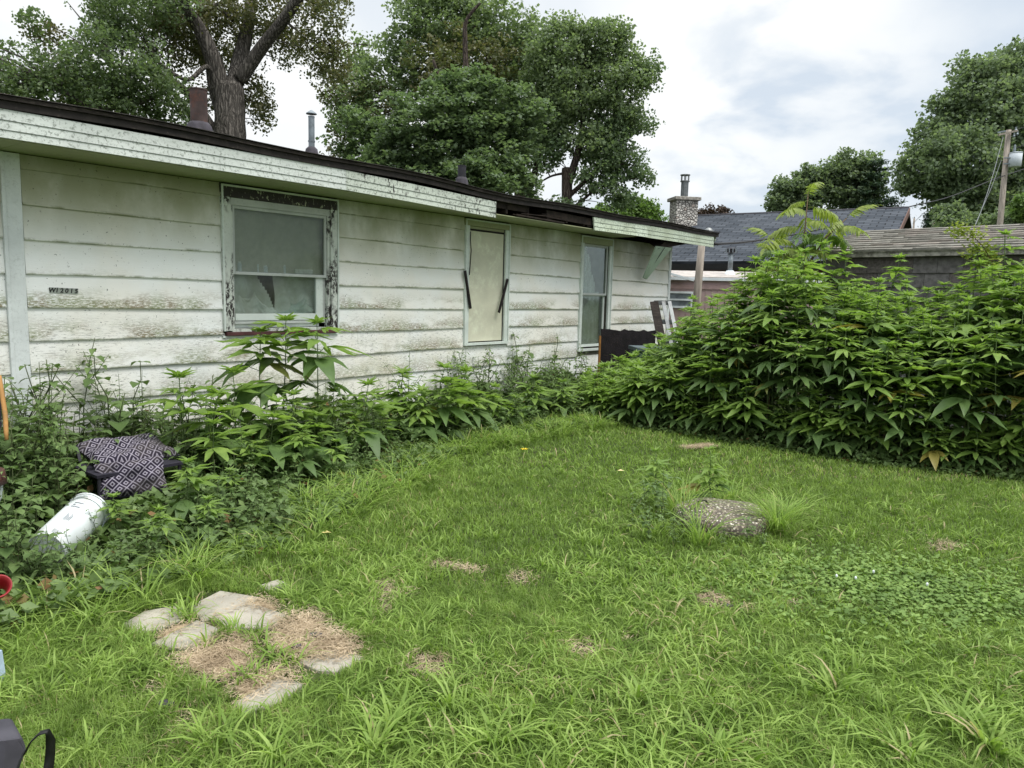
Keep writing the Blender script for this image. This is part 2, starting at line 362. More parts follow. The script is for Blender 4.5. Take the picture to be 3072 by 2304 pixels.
# lap siding: one board per object
lapsL = [2.505, 2.223, 1.955, 1.675, 1.400, 1.135, .867, .592, .325, .055]
lapsR = [2.409, 2.155, 1.902, 1.649, 1.395, 1.144, .872, .612, .350, .085]   # at u = 9
def lap(k, u): 
    if k < 0: return 2.622
    t = (u-.0)/9.0; a = lapsL[k]+(lapsR[k]-lapsL[k])*t
    return a+.006*math.sin(u*1.7+k*2.1)
def board(u0, u1, k):
    us = [u0+(u1-u0)*i/max(1, int((u1-u0)/.35)) for i in range(max(1, int((u1-u0)/.35))+1)]
    vs = []; fs = []; uv = []
    jit = random.uniform(-.0015, .0025)
    for u in us:
        zb = lap(k, u); zt = min(lap(k-1, u)+.015, 2.621); p = .025+jit+.002*math.sin(u*2.3+k)
        vs += [(u, -.002, zb), (u, -p, zb), (u, -p-.001, zb+.006), (u, -.0045, zt), (u, 0, zt)]
    for i in range(len(us)-1):
        a = i*5; b = a+5
        for j in range(4): fs.append((a+j, b+j, b+j+1, a+j+1))
        fs.append((a+4, b+4, b, a))
    fs.append((4, 3, 2, 1, 0)); e = (len(us)-1)*5; fs.append((e, e+1, e+2, e+3, e+4))
    me = bpy.data.meshes.new('siding_board'); me.from_pydata(vs, [], [f[::-1] for f in fs]); me.update()
    ul = me.uv_layers.new(name='UVMap')
    for l in me.loops:
        ul.data[l.index].uv = (vs[l.vertex_index][0], (0, 0, .03, 1, 1)[l.vertex_index % 5])
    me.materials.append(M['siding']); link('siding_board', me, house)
for k in range(0, 10):
    zb = lap(k, 4.5)
    segs = []; cur = 0.0
    for (u0, u1, z0, z1) in wins:
        if lap(k, u0) < z1 and lap(k-1, u0) > z0+.06: segs.append((cur, u0+.004)); cur = u1-.004
    segs.append((cur, UR-.02))
    for (a, b) in segs:
        if b-a > 4.3:
            cuts = {0: 0, 5: 2.6, 6: 3.4, 7: 2.1, 8: 3.0, 9: 1.6}.get(k, 2.5); c = a+cuts
            while b-a > 4.3: board(a, c-.0015, k); a = c+.0015; c = a+3.66
        board(a, b, k)
    board(UL+.01, -.147, k)
# trim boards
o = hbox(MB(), -.118, -.005, 0, .032, -.02, 2.62).build('corner_board', M['corner'], house); bevel(o)
o = hbox(MB(), -.146, -.119, 0, .045, -.02, 2.62).build('batten', M['corner'], house); bevel(o)
o = hbox(MB(), UR-.018, UR+.06, -.08, .035, 0, 2.62).build('corner_board', M['corner'], house); bevel(o)
# windows
def casing(win, u0, u1, z0, z1, cw, mats, headh=None):
    hh = headh or cw
    for nm, (a, b, c, d), mt in (('casing', (u0, u0+cw, z0, z1-hh), mats[0]), ('casing', (u1-cw, u1, z0, z1-hh), mats[1]), ('casing', (u0, u1, z1-hh+.001, z1), mats[2])):
        bevel(hbox(MB(), a, b, .0, .036, c, d).build(nm, mt, win), .004)
    mb = MB(); hbox(mb, u0+.004, u0+.022, .037, .048, z0, z1-.003); hbox(mb, u1-.022, u1-.004, .037, .048, z0, z1-.003); hbox(mb, u0+.023, u1-.023, .037, .048, z1-.021, z1-.003)
    mb.build('backband', M['casing'], win)
def sash(win, u0, u1, z0, z1, w_, sw=.04, mt=None):
    mb = MB(); t = .03
    hbox(mb, u0, u0+sw, w_-t, w_, z0, z1); hbox(mb, u1-sw, u1, w_-t, w_, z0, z1); hbox(mb, u0+sw, u1-sw, w_-t, w_, z0, z0+sw); hbox(mb, u0+sw, u1-sw, w_-t, w_, z1-sw, z1)
    bevel(mb.build('sash', mt or M['sash'], win), .003)
    hbox(MB(), u0+sw, u1-sw, w_-t*.6, w_-t*.6+.004, z0+sw, z1-sw).build('pane', M['glass'], win)
# window 1 (peeling)
u0, u1, z0, z1 = wins[0]
win = empty('window', (0, 0, 0)); win.parent = house; win['label'] = 'double hung window with peeling black and white paint'
casing(win, u0, u1, z0+.055, z1, .105, (M['peeling'], M['peeling'], M['casing_top']), .12)
hbox(MB(), u0+.106, u1-.106, -.02, .012, z1-.19, z1-.121).build('head_stop', M['sash'], win)
mb = MB(); hbox(mb, u0+.106, u0+.135, -.05, .01, z0+.06, z1-.19); hbox(mb, u1-.135, u1-.106, -.05, .01, z0+.06, z1-.19); mb.build('jamb', M['peeling'], win)
zm = 1.74
sash(win, u0+.136, u1-.136, zm, z1-.191, -.005, .03)
sash(win, u0+.136, u1-.136, z0+.12, zm+.035, -.038, .035)
bevel(hbox(MB(), u1-.26, u1-.172, -.067, -.03, z0+.156, zm).build('stile', M['casing'], win), .003); bevel(hbox(MB(), u0+.172, u1-.262, -.066, -.03, z0+.156, z0+.225).build('bottom_rail', M['casing'], win), .003)
hbox(MB(), u0+.14, u1-.2, -.1, -.07, z0+.08, z0+.2).build('stool', M['casing'], win)
bevel(hbox(MB(), u0+.03, u1-.03, .0, .05, z0+.008, z0+.045).build('sill', M['sill_red'], win), .004)
hbox(MB(), u0+.1, u1-.1, -.06, .03, z0+.046, z0+.075).build('sill_nosing', M['peeling'], win)
hbox(MB(), u0, u1, .0, .025, z0-.012, z0+.007).build('apron', M['casing'], win)
# window 2 boarded
u0, u1, z0, z1 = wins[1]
win2 = empty('window', (0, 0, 0)); win2.parent = house; win2['label'] = 'narrow window boarded over with a cream panel'
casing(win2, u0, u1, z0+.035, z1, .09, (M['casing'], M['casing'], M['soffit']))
o = hbox(MB(), u0+.1, u1-.1, -.02, -.006, z0+.05, z1-.15).build('board_panel', M['plywood'], win2)
mb = MB(); hbox(mb, u0+.09, u0+.1, -.03, .005, z0+.04, z1-.09); hbox(mb, u1-.1, u1-.09, -.03, .005, z0+.04, z1-.09); hbox(mb, u0+.1, u1-.1, -.03, .004, z1-.14, z1-.125); mb.build('gasket', M['black_strip'], win2)
hbox(MB(), u0, u1, 0, .05, z0, z0+.034).build('sill', M['casing'], win2)
hbox(MB(), u0+.101, u1-.101, -.03, .0, z1-.124, z1-.091).build('head_stop', M['soffit'], win2)
for (a, b) in (((1395, 812), (1411, 926)), ((1523, 837), (1496, 938))):
    A = wpx(*a, .055); B = wpx(*b, .055); mb = MB()
    mb.beam((A[0], -.055, A[1]), (B[0], -.058, B[1]), .042, .014, (0, 1, 0)); mb.beam((A[0]-.008, -.064, A[1]-.01), (B[0]-.008, -.067, B[1]+.012), .006, .01, (0, 1, 0)); mb.build('hanging_strip', M['black_strip'], win2)
# string of torn gasket
ms = MB(); ms.tube([(u0+.095, -.04, z1-.17), (u0+.085, -.05, z1-.3), (u0+.1, -.052, z1-.42), (u0+.088, -.05, z1-.6), (u0+.075, -.05, z1-.75)], .007, 5); ms.build('torn_gasket', M['black_strip'], win2)
# window 3
u0, u1, z0, z1 = wins[2]
win3 = empty('window', (0, 0, 0)); win3.parent = house; win3['label'] = 'tall narrow double hung window with pale curtain'
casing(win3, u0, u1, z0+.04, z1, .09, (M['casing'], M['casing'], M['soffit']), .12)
sash(win3, u0+.1, u1-.1, 1.63, z1-.13, -.005, .035); sash(win3, u0+.1, u1-.1, z0+.06, 1.66, -.038, .045, M['casing'])
hbox(MB(), u0, u1, 0, .05, z0, z0+.038).build('sill', M['casing'], win3)
hbox(MB(), u0+.091, u1-.091, -.04, .0, z1-.13, z1-.121).build('head_stop', M['soffit'], win3)
def drape(u0, u1, z0, z1, w_, amp, kfold, mat, name, parent, cut=None, nu=60, nz=40):
    V = []; F = []
    for j in range(nz+1):
        for i in range(nu+1):
            s = i/nu; t = j/nz; uu = u0+(u1-u0)*s
            d = amp*(math.sin(s*kfold+1.3*math.sin(t*3))+.5*math.sin(s*kfold*2.3+t*4)+.35*math.sin(t*9+s*5))
            V.append((uu, -(w_+d), z0+(z1-z0)*t))
    for j in range(nz):
        for i in range(nu):
            if cut and cut((i+.5)/nu, (j+.5)/nz): continue
            a = j*(nu+1)+i; F.append((a, a+1, a+nu+2, a+nu+1))
    mb = MB(); mb.add(V, F); return mb.build(name, mat, parent, True)
drape(wins[0][0]+.13, wins[0][1]-.13, 1.75, 2.5, -.09, .006, 26, M['curtain'], 'curtain', win)
drape(wins[2][0]+.08, wins[2][1]-.1, .76, 2.45, -.15, .012, 34, M['cloth_pale'], 'curtain', win3, cut=lambda s, t: t > .55 and (s-.45) > (1-t)*.9)
# crumpled cloth heap behind the lower pane
H2W = Matrix.Translation(P0) @ Matrix.Rotation(HR, 4, 'Z')
def house_thing(name, label, cat, u=0, w_=0, z=0, group=None): return empty(name, H2W @ Vector((u, -w_, z)), HR, label, cat, group)
def heap(u0, u1, z0, zt, w_, mat, seed, name, label, par=None):
    rr = np.random.default_rng(seed); V = []; F = []; nu, nz = 46, 26
    ph = rr.uniform(0, 6, 8); t0 = house_thing(name, label, 'cloth', u0, w_, z0)
    for j in range(nz+1):
        for i in range(nu+1):
            s = i/nu; t = j/nz; top = zt*(.72+.28*math.sin(s*3.2+ph[0]))*(1-.25*abs(math.sin(s*9+ph[1])))
            d = -.02+.016*math.sin(s*9+t*5+ph[2])+.010*math.sin(s*17-t*9+ph[3])+.014*abs(math.sin(s*6-t*8+ph[4]))+.008*abs(math.sin(s*13+t*15+ph[5]))
            V.append(((u1-u0)*s, -d-.02*(1-t)+.16*max(0, t-.55)**1.5, top*(t if t < .7 else .7+(t-.7)*.6)))
    for j in range(nz):
        for i in range(nu): a = j*(nu+1)+i; F.append((a, a+1, a+nu+2, a+nu+1))
    MB().add(V, F).build('cloth_sheet', mat, t0, True)
heap(1.88, 2.42, 1.24, .40, -.12, M['cloth_pale'], 3, 'cloth_heap', 'crumpled off-white cloth piled behind the lower left pane of the peeling window')
heap(2.3, 2.86, 1.24, .34, -.12, M['cloth_blue'], 5, 'cloth_heap', 'pale blue-green cloth heaped behind the lower right pane of the peeling window')
drape(wins[0][0]+.14, wins[0][1]-.14, 1.24, 1.74, -.15, .03, 13, M['cloth_pale'], 'curtain', win, cut=lambda s, t: abs(s-.4-.12*(1-t)) < .10*(t-.25))
for (px, wd, hh, lab) in ((690, .055, .085, 'leftmost small white jar on the meeting rail inside the peeling window'), (724, .06, .1, 'second white jar from the left on the rail inside the peeling window'), (780, .045, .1, 'slim pale jar standing left of the middle cup inside the peeling window'), (803, .06, .075, 'middle white cup on the rail inside the peeling window'), (860, .05, .09, 'rightmost tall pale jar on the rail inside the peeling window')):
    uu = wpx(px, 770)[0]+.03
    t = house_thing('jar', lab, 'jar', uu, -.105, 1.776, 'jars on the window rail')
    r_ = wd/2
    MB().tube([(0, 0, 0), (0, 0, hh*.75), (0, 0, hh*.86)], [r_, r_, r_*.8], 14).build('body', M['white_metal'], t); MB().tube([(0, 0, hh*.861), (0, 0, hh)], r_*.85, 14).build('lid', M['cloth_pale'], t)
t = house_thing('tissue_box', 'low flat pale box on the rail right of the jars in the peeling window', 'box', wpx(928, 790)[0], -.105, 1.776)
bevel(MB().box(-.13, .1, -.03, .03, 0, .05).build('carton', M['cloth_pale'], t), .004)
hbox(MB(), wins[0][0]+.12, wins[0][1]-.12, -.14, -.072, 1.762, 1.775).build('rail_shelf', M['sash'], win)
# house number
A = wpx(148, 878, .02); B = wpx(235, 877, .02); wdt = (B[0]-A[0])/6
M['plate'] = plain('number_plate_grey', (.3, .33, .29), .5, var=.2); M['ink'] = plain('number_ink', (.01, .01, .01), .6)
zc = 1.548
for i, ch in enumerate('W12015'):
    uu = A[0]+wdt*(i+.5); 
    p = MB().box(-wdt*.485, wdt*.485, -.0012, .0012, -.024, .024).build('number_plate', M['plate'], house); p.location = (uu, -.0175-.0025, zc-.001*i)
    p['label'] = 'plate reading %s' % ch
    cu = bpy.data.curves.new('t', 'FONT'); cu.body = ch; cu.size = .05; cu.align_x = 'CENTER'; cu.align_y = 'CENTER'; cu.offset = .0016; cu.shear = .18; cu.extrude = .0006
    to = bpy.data.objects.new('t', cu); COL.objects.link(to); bpy.context.view_layer.update()
    me = bpy.data.meshes.new_from_object(to.evaluated_get(bpy.context.evaluated_depsgraph_get())); bpy.data.objects.remove(to)
    me.materials.clear(); me.materials.append(M['ink']); me.name = 'character'
    co = link('character', me, p); co.rotation_euler = (R(90), 0, 0); co.location = (0, -.0022, 0)
# soffit, fascia, roof
OV = .60
ZF0, ZF1 = 2.632, 2.832      # fascia bottom / top
def zoff(u): # slow sag
    return .012*math.sin(u*.55+.3)-.030*math.exp(-((u-5.6)/1.7)**2)
SOF = [(-2.6, 0), (.9, 1.2), (3.35, 2.44), (5.2, 2.44)]
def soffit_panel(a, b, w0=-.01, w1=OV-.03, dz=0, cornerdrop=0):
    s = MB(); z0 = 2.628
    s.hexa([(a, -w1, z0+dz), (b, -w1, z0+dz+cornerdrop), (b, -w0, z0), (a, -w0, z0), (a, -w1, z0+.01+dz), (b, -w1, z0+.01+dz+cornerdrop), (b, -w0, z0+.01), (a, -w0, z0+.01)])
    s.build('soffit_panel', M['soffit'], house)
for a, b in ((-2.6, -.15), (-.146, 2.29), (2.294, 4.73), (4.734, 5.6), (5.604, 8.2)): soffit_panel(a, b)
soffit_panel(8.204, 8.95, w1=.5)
hbox(MB(), UL, UR, -.12, -.06, 2.622, 2.97).build('attic_light_block', M['rotten'], house)  # added board, blocks daylight leaking through the attic gap above the wall
# torn piece hanging at the far end
MB().hexa([(9.95, -.5, 2.62), (10.7, -.52, 2.62), (10.75, -.1, 2.62), (9.9, -.15, 2.62), (9.7, -.5, 2.47), (10.7, -.52, 2.632), (10.75, -.1, 2.632), (9.9, -.15, 2.632)]).build('torn_soffit', M['rotten'], house)
FU = [(-2.6, .9, 'fascia', 0), (.903, 3.02-.2, 'fascia', 0)]
def fascia(a, b, mt, z0=ZF0, z1=ZF1, tilt=0., za=0., zb=0., fray=0):
    mb = MB(); nseg = max(2, int((b-a)/.4)); P = []
    for i in range(nseg+1):
        u = a+(b-a)*i/nseg; q = za+(zb-za)*i/nseg+zoff(u)*.5
        P.append([(u, -OV-tilt, z0+q), (u, -OV, z1+q), (u, -OV+.022, z1+q), (u, -OV-tilt+.022, z0+q)])
    vs = [p for r in P for p in r]; fs = []
    for i in range(nseg):
        A_ = i*4
        for j in range(4): fs.append((A_+j, A_+(j+1) % 4, A_+4+(j+1) % 4, A_+4+j))
    fs.append((3, 2, 1, 0)); e = nseg*4; fs.append((e, e+1, e+2, e+3))
    mb.add(vs, fs); o = mb.build('fascia_board', mt, house)
    # two pressed grooves: thin shadow beads
    for fr in (.28, .62):
        gb = MB()
        gb.beam((a+.002, -OV-tilt*(1-fr)-.0025, z0+(z1-z0)*fr+za+zoff(a)*.5), (b-.002, -OV-tilt*(1-fr)-.0025, z0+(z1-z0)*fr+zb+zoff(b)*.5), .004, .0045, (0, 1, 0))
        g = gb.build('bead', M['bead'], o)
M['bead'] = trim_material('bead_paint', base=(.12, .14, .12), mold=.6)
fascia(-2.6, -.9, M['fascia']); fascia(-.897, 1.9, M['fascia']); 
fascia(1.903, 3.15, M['fascia']) if False else None
# joint seen at x=1038 px -> u
uj = wpx(1038, 545, OV)[0]; ub = wpx(1488, 640, OV)[0]; uc = wpx(1780, 680, OV)[0]; ud = wpx(2000, 715, OV)[0]; ue = wpx(2141, 735, OV)[0]
fascia(1.903, uj, M['fascia']); fascia(uj+.004, ub, M['fascia_dirty'], za=.0, zb=-.035)
fascia(uc, 9.1, M['fascia_green'], za=-.012, zb=0, tilt=.03); fascia(9.104, ue, M['fascia_green'])
# sub fascia, rafters tails in the open stretch
for i in range(31):
    u = -2.4+.46*i
    if u > 4.4: 
        mb = MB(); mb.hexa([(u, -OV+.05, 2.665), (u+.04, -OV+.05, 2.665), (u+.04, .3, 2.70), (u, .3, 2.70), (u, -OV+.05, 2.80), (u+.04, -OV+.05, 2.80), (u+.04, .3, 2.9), (u, .3, 2.9)]); mb.build('rafter', M['rotten'], house)
for (a, b, z0_, z1_, ww, tl) in ((4.9, 5.9, 2.72, 2.83, OV-.06, 0), (6.3, 7.6, 2.70, 2.80, OV-.05, -.02), (5.6, 6.7, 2.655, 2.675, OV-.02, -.01)):
    MB().beam((a, -ww, (z0_+z1_)/2), (b, -ww, (z0_+z1_)/2+tl), z1_-z0_, .02, (0, 1, 0)).build('broken_lath', M['rotten'], house)
for i in range(9):
    u = random.uniform(5.2, 7.4); MB().beam((u, -OV+.05, random.uniform(2.66, 2.75)), (u+random.uniform(.15, .5), -OV+random.uniform(-.02, .1), random.uniform(2.64, 2.78)), .012, .012).build('splinter', M['rotten'], house)
# roof
PS = .135; RW = 4.0
def roofz(u, q): return 2.925+zoff(u)+PS*q+.012*math.sin(u*2.1+q*3)   # q = metres behind the eave edge
def roofsheet(q0, q1, lift0, lift1, mt, name, u0=-2.75, u1=12.0, th=.006, jag=0., step=.12, e0=0.):
    V = []; F = []; k = int((u1-u0)/step)
    for i in range(k+1):
        u = u0+(u1-u0)*i/k; j = random.uniform(-jag, jag)
        for q, lf in ((q0, lift0), (q1, lift1)):
            V.append((u, -(OV+.035)+q+(j if q == q0 else 0), roofz(u, q)+lf+random.uniform(-.3, .3)*jag*.4)); V.append((u, -(OV+.035)+q+(j if q == q0 else 0), roofz(u, q)+lf-th))
    for i in range(k):
        a = i*4; b = a+4; F += [(a, b, b+2, a+2), (a+1, a+3, b+3, b+1), (a, a+1, b+1, b), (a+2, b+2, b+3, a+3)]
    F += [(0, 2, 3, 1), (k*4, k*4+1, k*4+3, k*4+2)]
    return MB().add(V, F).build(name, mt, house)
roof = roofsheet(0, RW, 0, 0, M['dark_wood'], 'roof_deck', u1=11.95, th=.028)
V = []
mb = MB()
for (z0_, z1_, ww) in ((-.085, -.03, .012), (-.028, -.003, .026)):
    k = 90; vs = []; fs = []
    for i in range(k+1):
        u = -2.75+(11.98+2.75)*i/k
        zz0 = roofz(u, 0)
        vs += [(u, -(OV+ww), zz0+z0_), (u, -(OV+ww), zz0+z1_), (u, -(OV-.02), zz0+z1_), (u, -(OV-.02), zz0+z0_)]
    for i in range(k):
        a = i*4; fs += [(a+j, a+(j+1) % 4, a+4+(j+1) % 4, a+4+j) for j in range(4)]
    fs += [(3, 2, 1, 0), (k*4, k*4+1, k*4+2, k*4+3)]
    mb.add(vs, fs)
mb.build('drip_edge', M['drip_edge'], house)
q = -.02
for c in range(30):
    roofsheet(q, q+.3, .012+.007*random.random(), .003, M['shingle_edge'], 'shingle_course', jag=.007, step=.16, u1=12.02+random.uniform(-.03, .02)); q += .135
back = MB(); back.hexa([(-2.75, RW-OV-.05, 2.925+PS*RW-.03), (12, RW-OV-.05, 2.925+PS*RW-.03), (12, 7.4, 2.7), (-2.75, 7.4, 2.7), (-2.75, RW-OV-.05, 2.925+PS*RW+.005), (12, RW-OV-.05, 2.925+PS*RW+.005), (12, 7.4, 2.74), (-2.75, 7.4, 2.74)]); back.build('back_roof', M['shingle_edge'], house)
mb = MB(); mb.add([(11.05, -.02, 2.62), (11.05, 6.6, 2.62), (11.05, RW-OV, 3.36), (-2.55, -.02, 2.62), (-2.55, 6.6, 2.62), (-2.55, RW-OV, 3.36)], [(0, 1, 2), (3, 5, 4)]); mb.build('gable_wall', M['room'], house)
# end cap of fascia and rake
MB().beam((11.93, -OV+.02, 2.83), (11.93, RW-OV, 2.83+PS*RW), .02, .14, (0, 0, 1)).build('rake_board', M['fascia_green'], house)
# loose brace hanging from the fascia
a1 = wpx(1990, 742, .5); a2 = wpx(1932, 836, .08)
q1 = wpx(1966, 738, .5); q2 = wpx(2012, 744, .5); q3 = wpx(1937, 838, .1); q4 = wpx(1927, 833, .1)
MB().hexa([(q1[0], -.50, q1[1]), (q2[0], -.50, q2[1]), (q3[0], -.1, q3[1]), (q4[0], -.1, q4[1]), (q1[0], -.525, q1[1]), (q2[0], -.525, q2[1]), (q3[0], -.125, q3[1]), (q4[0], -.125, q4[1])]).build('loose_trim_board', M['mint'], house)
MB().beam((a1[0]-.02, -.545, a1[1]), (a2[0]-.02, -.095, a2[1]), .01, .012, (0, 1, .3)).build('trim_bead', M['bead'], house)
# pipes on the roof
def pipe(px, ytop, ybase, wpxl, dep, kind, capw=0, conew=None, coneh=0):
    base = pt(px, ybase, dep); top = pt(px, ytop, dep); r_ = wpxl/2*dep/FPX
    nm = {'rust_pipe': 'wide rusty flue pipe on the roof near the big trunk', 'galv': 'slim grey vent pipe with a small cap on the roof', 'black_pipe': 'short black vent pipe on the roof'}[kind]
    inv = H2W.inverted(); b = inv @ base; t_ = inv @ top; t_.x = b.x; t_.y = b.y
    rt = empty('vent_pipe', b); rt.parent = house; rt['label'] = nm
    hgt = t_.z-b.z
    MB().tube([(0, 0, -.35), (0, 0, hgt)], r_, 20, False).build('pipe', M[kind], rt, True)
    MB().tube([(0, 0, hgt-.012), (0, 0, hgt+.001)], r_*1.06, 20).build('rim', M[kind], rt)
    cw = conew*dep/FPX/2
    MB().tube([(0, 0, -.35), (0, 0, -.06), (0, 0, coneh*.55), (0, 0, coneh)], [cw*1.35, cw, cw*.82, r_*1.12], 22).build('flashing', M['flash'], rt, True)
    if capw:
        c = capw*dep/FPX/2
        MB().tube([(0, 0, hgt+.03), (0, 0, hgt+.04), (0, 0, hgt+.085)], [c, c*.97, .01], 18).build('cap', M[kind], rt)
        MB().tube([(0, 0, hgt-.35), (0, 0, hgt-.33)], r_*1.15, 18).build('collar', M[kind], rt)
pipe(598, 272, 388, 49, 8.6, 'rust_pipe', 0, 84, .075)
pipe(935, 352, 456, 18, 10.5, 'galv', 32, 42, .07)
pipe(1385, 498, 552, 25, 12.5, 'black_pipe', 0, 44, .11)

# ------------------------------------------------------------ generic leaf meshes
def lobes_leaf(angs, lens, W, droop, fold, pet, petup=.5, tip=.35, seed=0):
    """palmate leaf in the XZ plane pointing +X, petiole from the origin; returns mesh lists"""
    rr = random.Random(seed); V = []; F = []
    pe = Vector((pet*math.cos(petup), 0, pet*math.sin(petup)))
    w0 = .0025
    V += [(0, -w0, 0), (0, w0, 0), (pe.x, w0, pe.z), (pe.x, -w0, pe.z), (0, 0, -w0*1.6), (pe.x, 0, pe.z-w0*1.6)]
    F += [(0, 1, 2, 3), (0, 3, 5, 4), (1, 4, 5, 2)]
    ts = (0, .2, .45, .74, 1.)
    ws = (.12, .8, 1., .6, 0)
    for ai, (a, L) in enumerate(zip(angs, lens)):
        a += rr.uniform(-.08, .08); ca, sa = math.cos(a), math.sin(a); b = len(V)
        for t, wv in zip(ts, ws):
            r_ = L*t; dz = -droop*(r_**1.6)*.45-.1*r_*abs(sa)+.012*rr.uniform(-1, 1)*t
            cx, cy = r_*ca, r_*sa; hw = wv*W*L
            px_, py_ = -sa*hw, ca*hw
            zf = fold*hw
            bz = pe.z+dz+ai*.0006
            V += [(pe.x+cx, cy, bz), (pe.x+cx+px_, cy+py_, bz+zf), (pe.x+cx-px_, cy-py_, bz+zf)]
        for i in range(len(ts)-1):
            p = b+i*3; q_ = p+3
            F += [(p, p+1, q_+1, q_), (p, q_, q_+2, p+2)]
    return V, F
def leafmesh(name, mat, *a, **k):
    V, F = lobes_leaf(*a, **k); mb = MB(); mb.add(V, F); return mb.mesh(name, mat, True)
RL = []; RY = []
for i, (an, le, W, dr, fo, pe, pu) in enumerate((
    ((-1.3, -.68, 0, .68, 1.3), (.13, .2, .25, .2, .13), .155, 1.5, .35, .09, .55),
    ((-1.25, -.6, 0, .6, 1.3), (.10, .21, .26, .2, .12), .15, 2.6, .25, .08, .35),
    ((-.8, 0, .8), (.19, .26, .18), .185, 2.0, .4, .07, .6),
    ((-1.35, -.7, 0, .7, 1.35), (.14, .21, .25, .22, .14), .15, .9, .45, .10, .3),
    ((-.75, 0, .75), (.16, .25, .17), .19, 3.2, .2, .06, .2))):
    RL.append(leafmesh('leaf', M['rag'], an, le, W, dr, fo, pe, pu, seed=i)); RY.append(leafmesh('leaf', M['rag_young'], an, le, W*.9, dr*.8, fo, pe*.6, pu+.2, seed=i+9))
def stemmesh(H, r0, lean, mat, seed):
    rr = random.Random(seed); pts = []; rad = []
    for i in range(7):
        t = i/6; pts.append((lean*t*t+.01*rr.uniform(-1, 1), .01*rr.uniform(-1, 1), H*t)); rad.append(r0*(1-.6*t))
    return MB().tube(pts, rad, 6).mesh('stem', mat, True), pts
RAGV = []
def rag_variant(H, seed, first, node=.15):
    rr = random.Random(seed); me, pts = stemmesh(H, .0065+.0022*H, rr.uniform(-.06, .12)*H, M['rag_stem'], seed); L = []
    z = first; az = rr.uniform(0, 6.28)
    def sp(z): 
        t = min(.999, z/H)*6; i = int(t); f_ = t-i; return Vector(pts[i]).lerp(Vector(pts[i+1]), f_)
    while z < H-.03:
        t = z/H; dz = (H-z)
        sc = (.75+.5*min(1, dz/(.22 if first > .3 and H < 1.45 else .5))) if dz > (.05 if first > .3 and H < 1.45 else .12) else .5
        sc *= (.75 if t < .35 else 1.)
        young = dz < .34
        for s in (0, 1):
            if t < .4 and rr.random() < .2: continue
            src = RY if young else RL
            L.append((rr.choice(src), sp(z), az+s*math.pi+rr.uniform(-.3, .3), sc*rr.uniform(.7, 1.2), rr.uniform(-.3, .2) if not young else rr.uniform(-.4, .0)))
        z += node*rr.uniform(.8, 1.15)*(1 if dz > .45 else .5); az += math.pi/2+rr.uniform(-.2, .2)
    for i in range(4): L.append((rr.choice(RY), sp(H*.995), az+i*1.57, .42, -.75))
    return me, L
def put_variant(ls, name, var, loc, rz, sc, label, cat, group=None, stemname='stem'):
    root = empty(name, loc, rz, label, cat, group); root.scale = (sc, sc, sc)
    me, L = var; link(stemname, me, root)
    for lm, p, a, s, tl in L:
        o = bpy.data.objects.new('leaf', lm); COL.objects.link(o); o.parent = root
        o.location = p; o.rotation_euler = (random.uniform(-.2, .2), tl, a); o.scale = (s*ls,)*3
    return root
VT = [rag_variant(1.95, s, .3) for s in (1, 2, 3)]+[rag_variant(1.5, s, .2) for s in (4, 5, 6)]+[rag_variant(1.0, s, .12, .12) for s in (7, 8)]+[rag_variant(.55, s, .08, .08) for s in (9, 10)]
VH = [1.95]*3+[1.5]*3+[1.0]*2+[.55]*2
VC = [rag_variant(1.4, s, .35, .22) for s in (11, 12, 13)]+[rag_variant(.85, s, .2, .17) for s in (14, 15, 16)]; VCH = [1.4]*3+[.85]*3
def rag(loc, H, label, group=None, rz=None, cat='weed', name='giant_ragweed', ls=1.):
    if ls > 1.1:
        i = random.randrange(3)+(0 if H > 1.05 else 3); return put_variant(ls, name, VC[i], loc, rz or 0, H/VCH[i], label, cat, group)
    best = [i for i in range(len(VH))]; best.sort(key=lambda i: abs(math.log(VH[i]/H))); c = best[:3] if H > 1.2 else best[:2]
    i = random.choice(c); return put_variant(ls, name, VT[i], loc, random.uniform(0, 6.28) if rz is None else rz, H/VH[i], label, cat, group)

# ------------------------------------------------------------ zones of the yard
EDGE_UW = [(-4, 3.15), (-1.08, 3.05), (-.12, 3.0), (.53, 2.85), (1.64, 2.45), (3.35, 1.82), (5.07, 1.87), (5.88, 1.98), (6.6, 2.4)]
def edge_w(u): return float(np.interp(u, [e[0] for e in EDGE_UW], [e[1] for e in EDGE_UW]))
HF = [(1.27, 9.41), (2.23, 8.63), (2.84, 8.12), (3.6, 7.38), (4.41, 7.03), (4.81, 6.81), (6.6, 6.0), (9, 5.2)]    # lawn edge along the hedge (x, y)
def hedge_y(x): return np.interp(x, [h[0] for h in HF], [h[1] for h in HF])
def lawn_mask(X, Y):
    U = (X-P0.x)*WD.x+(Y-P0.y)*WD.y; W_ = (X-P0.x)*WN.x+(Y-P0.y)*WN.y
    e = np.interp(U, [q[0] for q in EDGE_UW], [q[1] for q in EDGE_UW])
    return W_-e, hedge_y(X)-Y       # both positive on the lawn

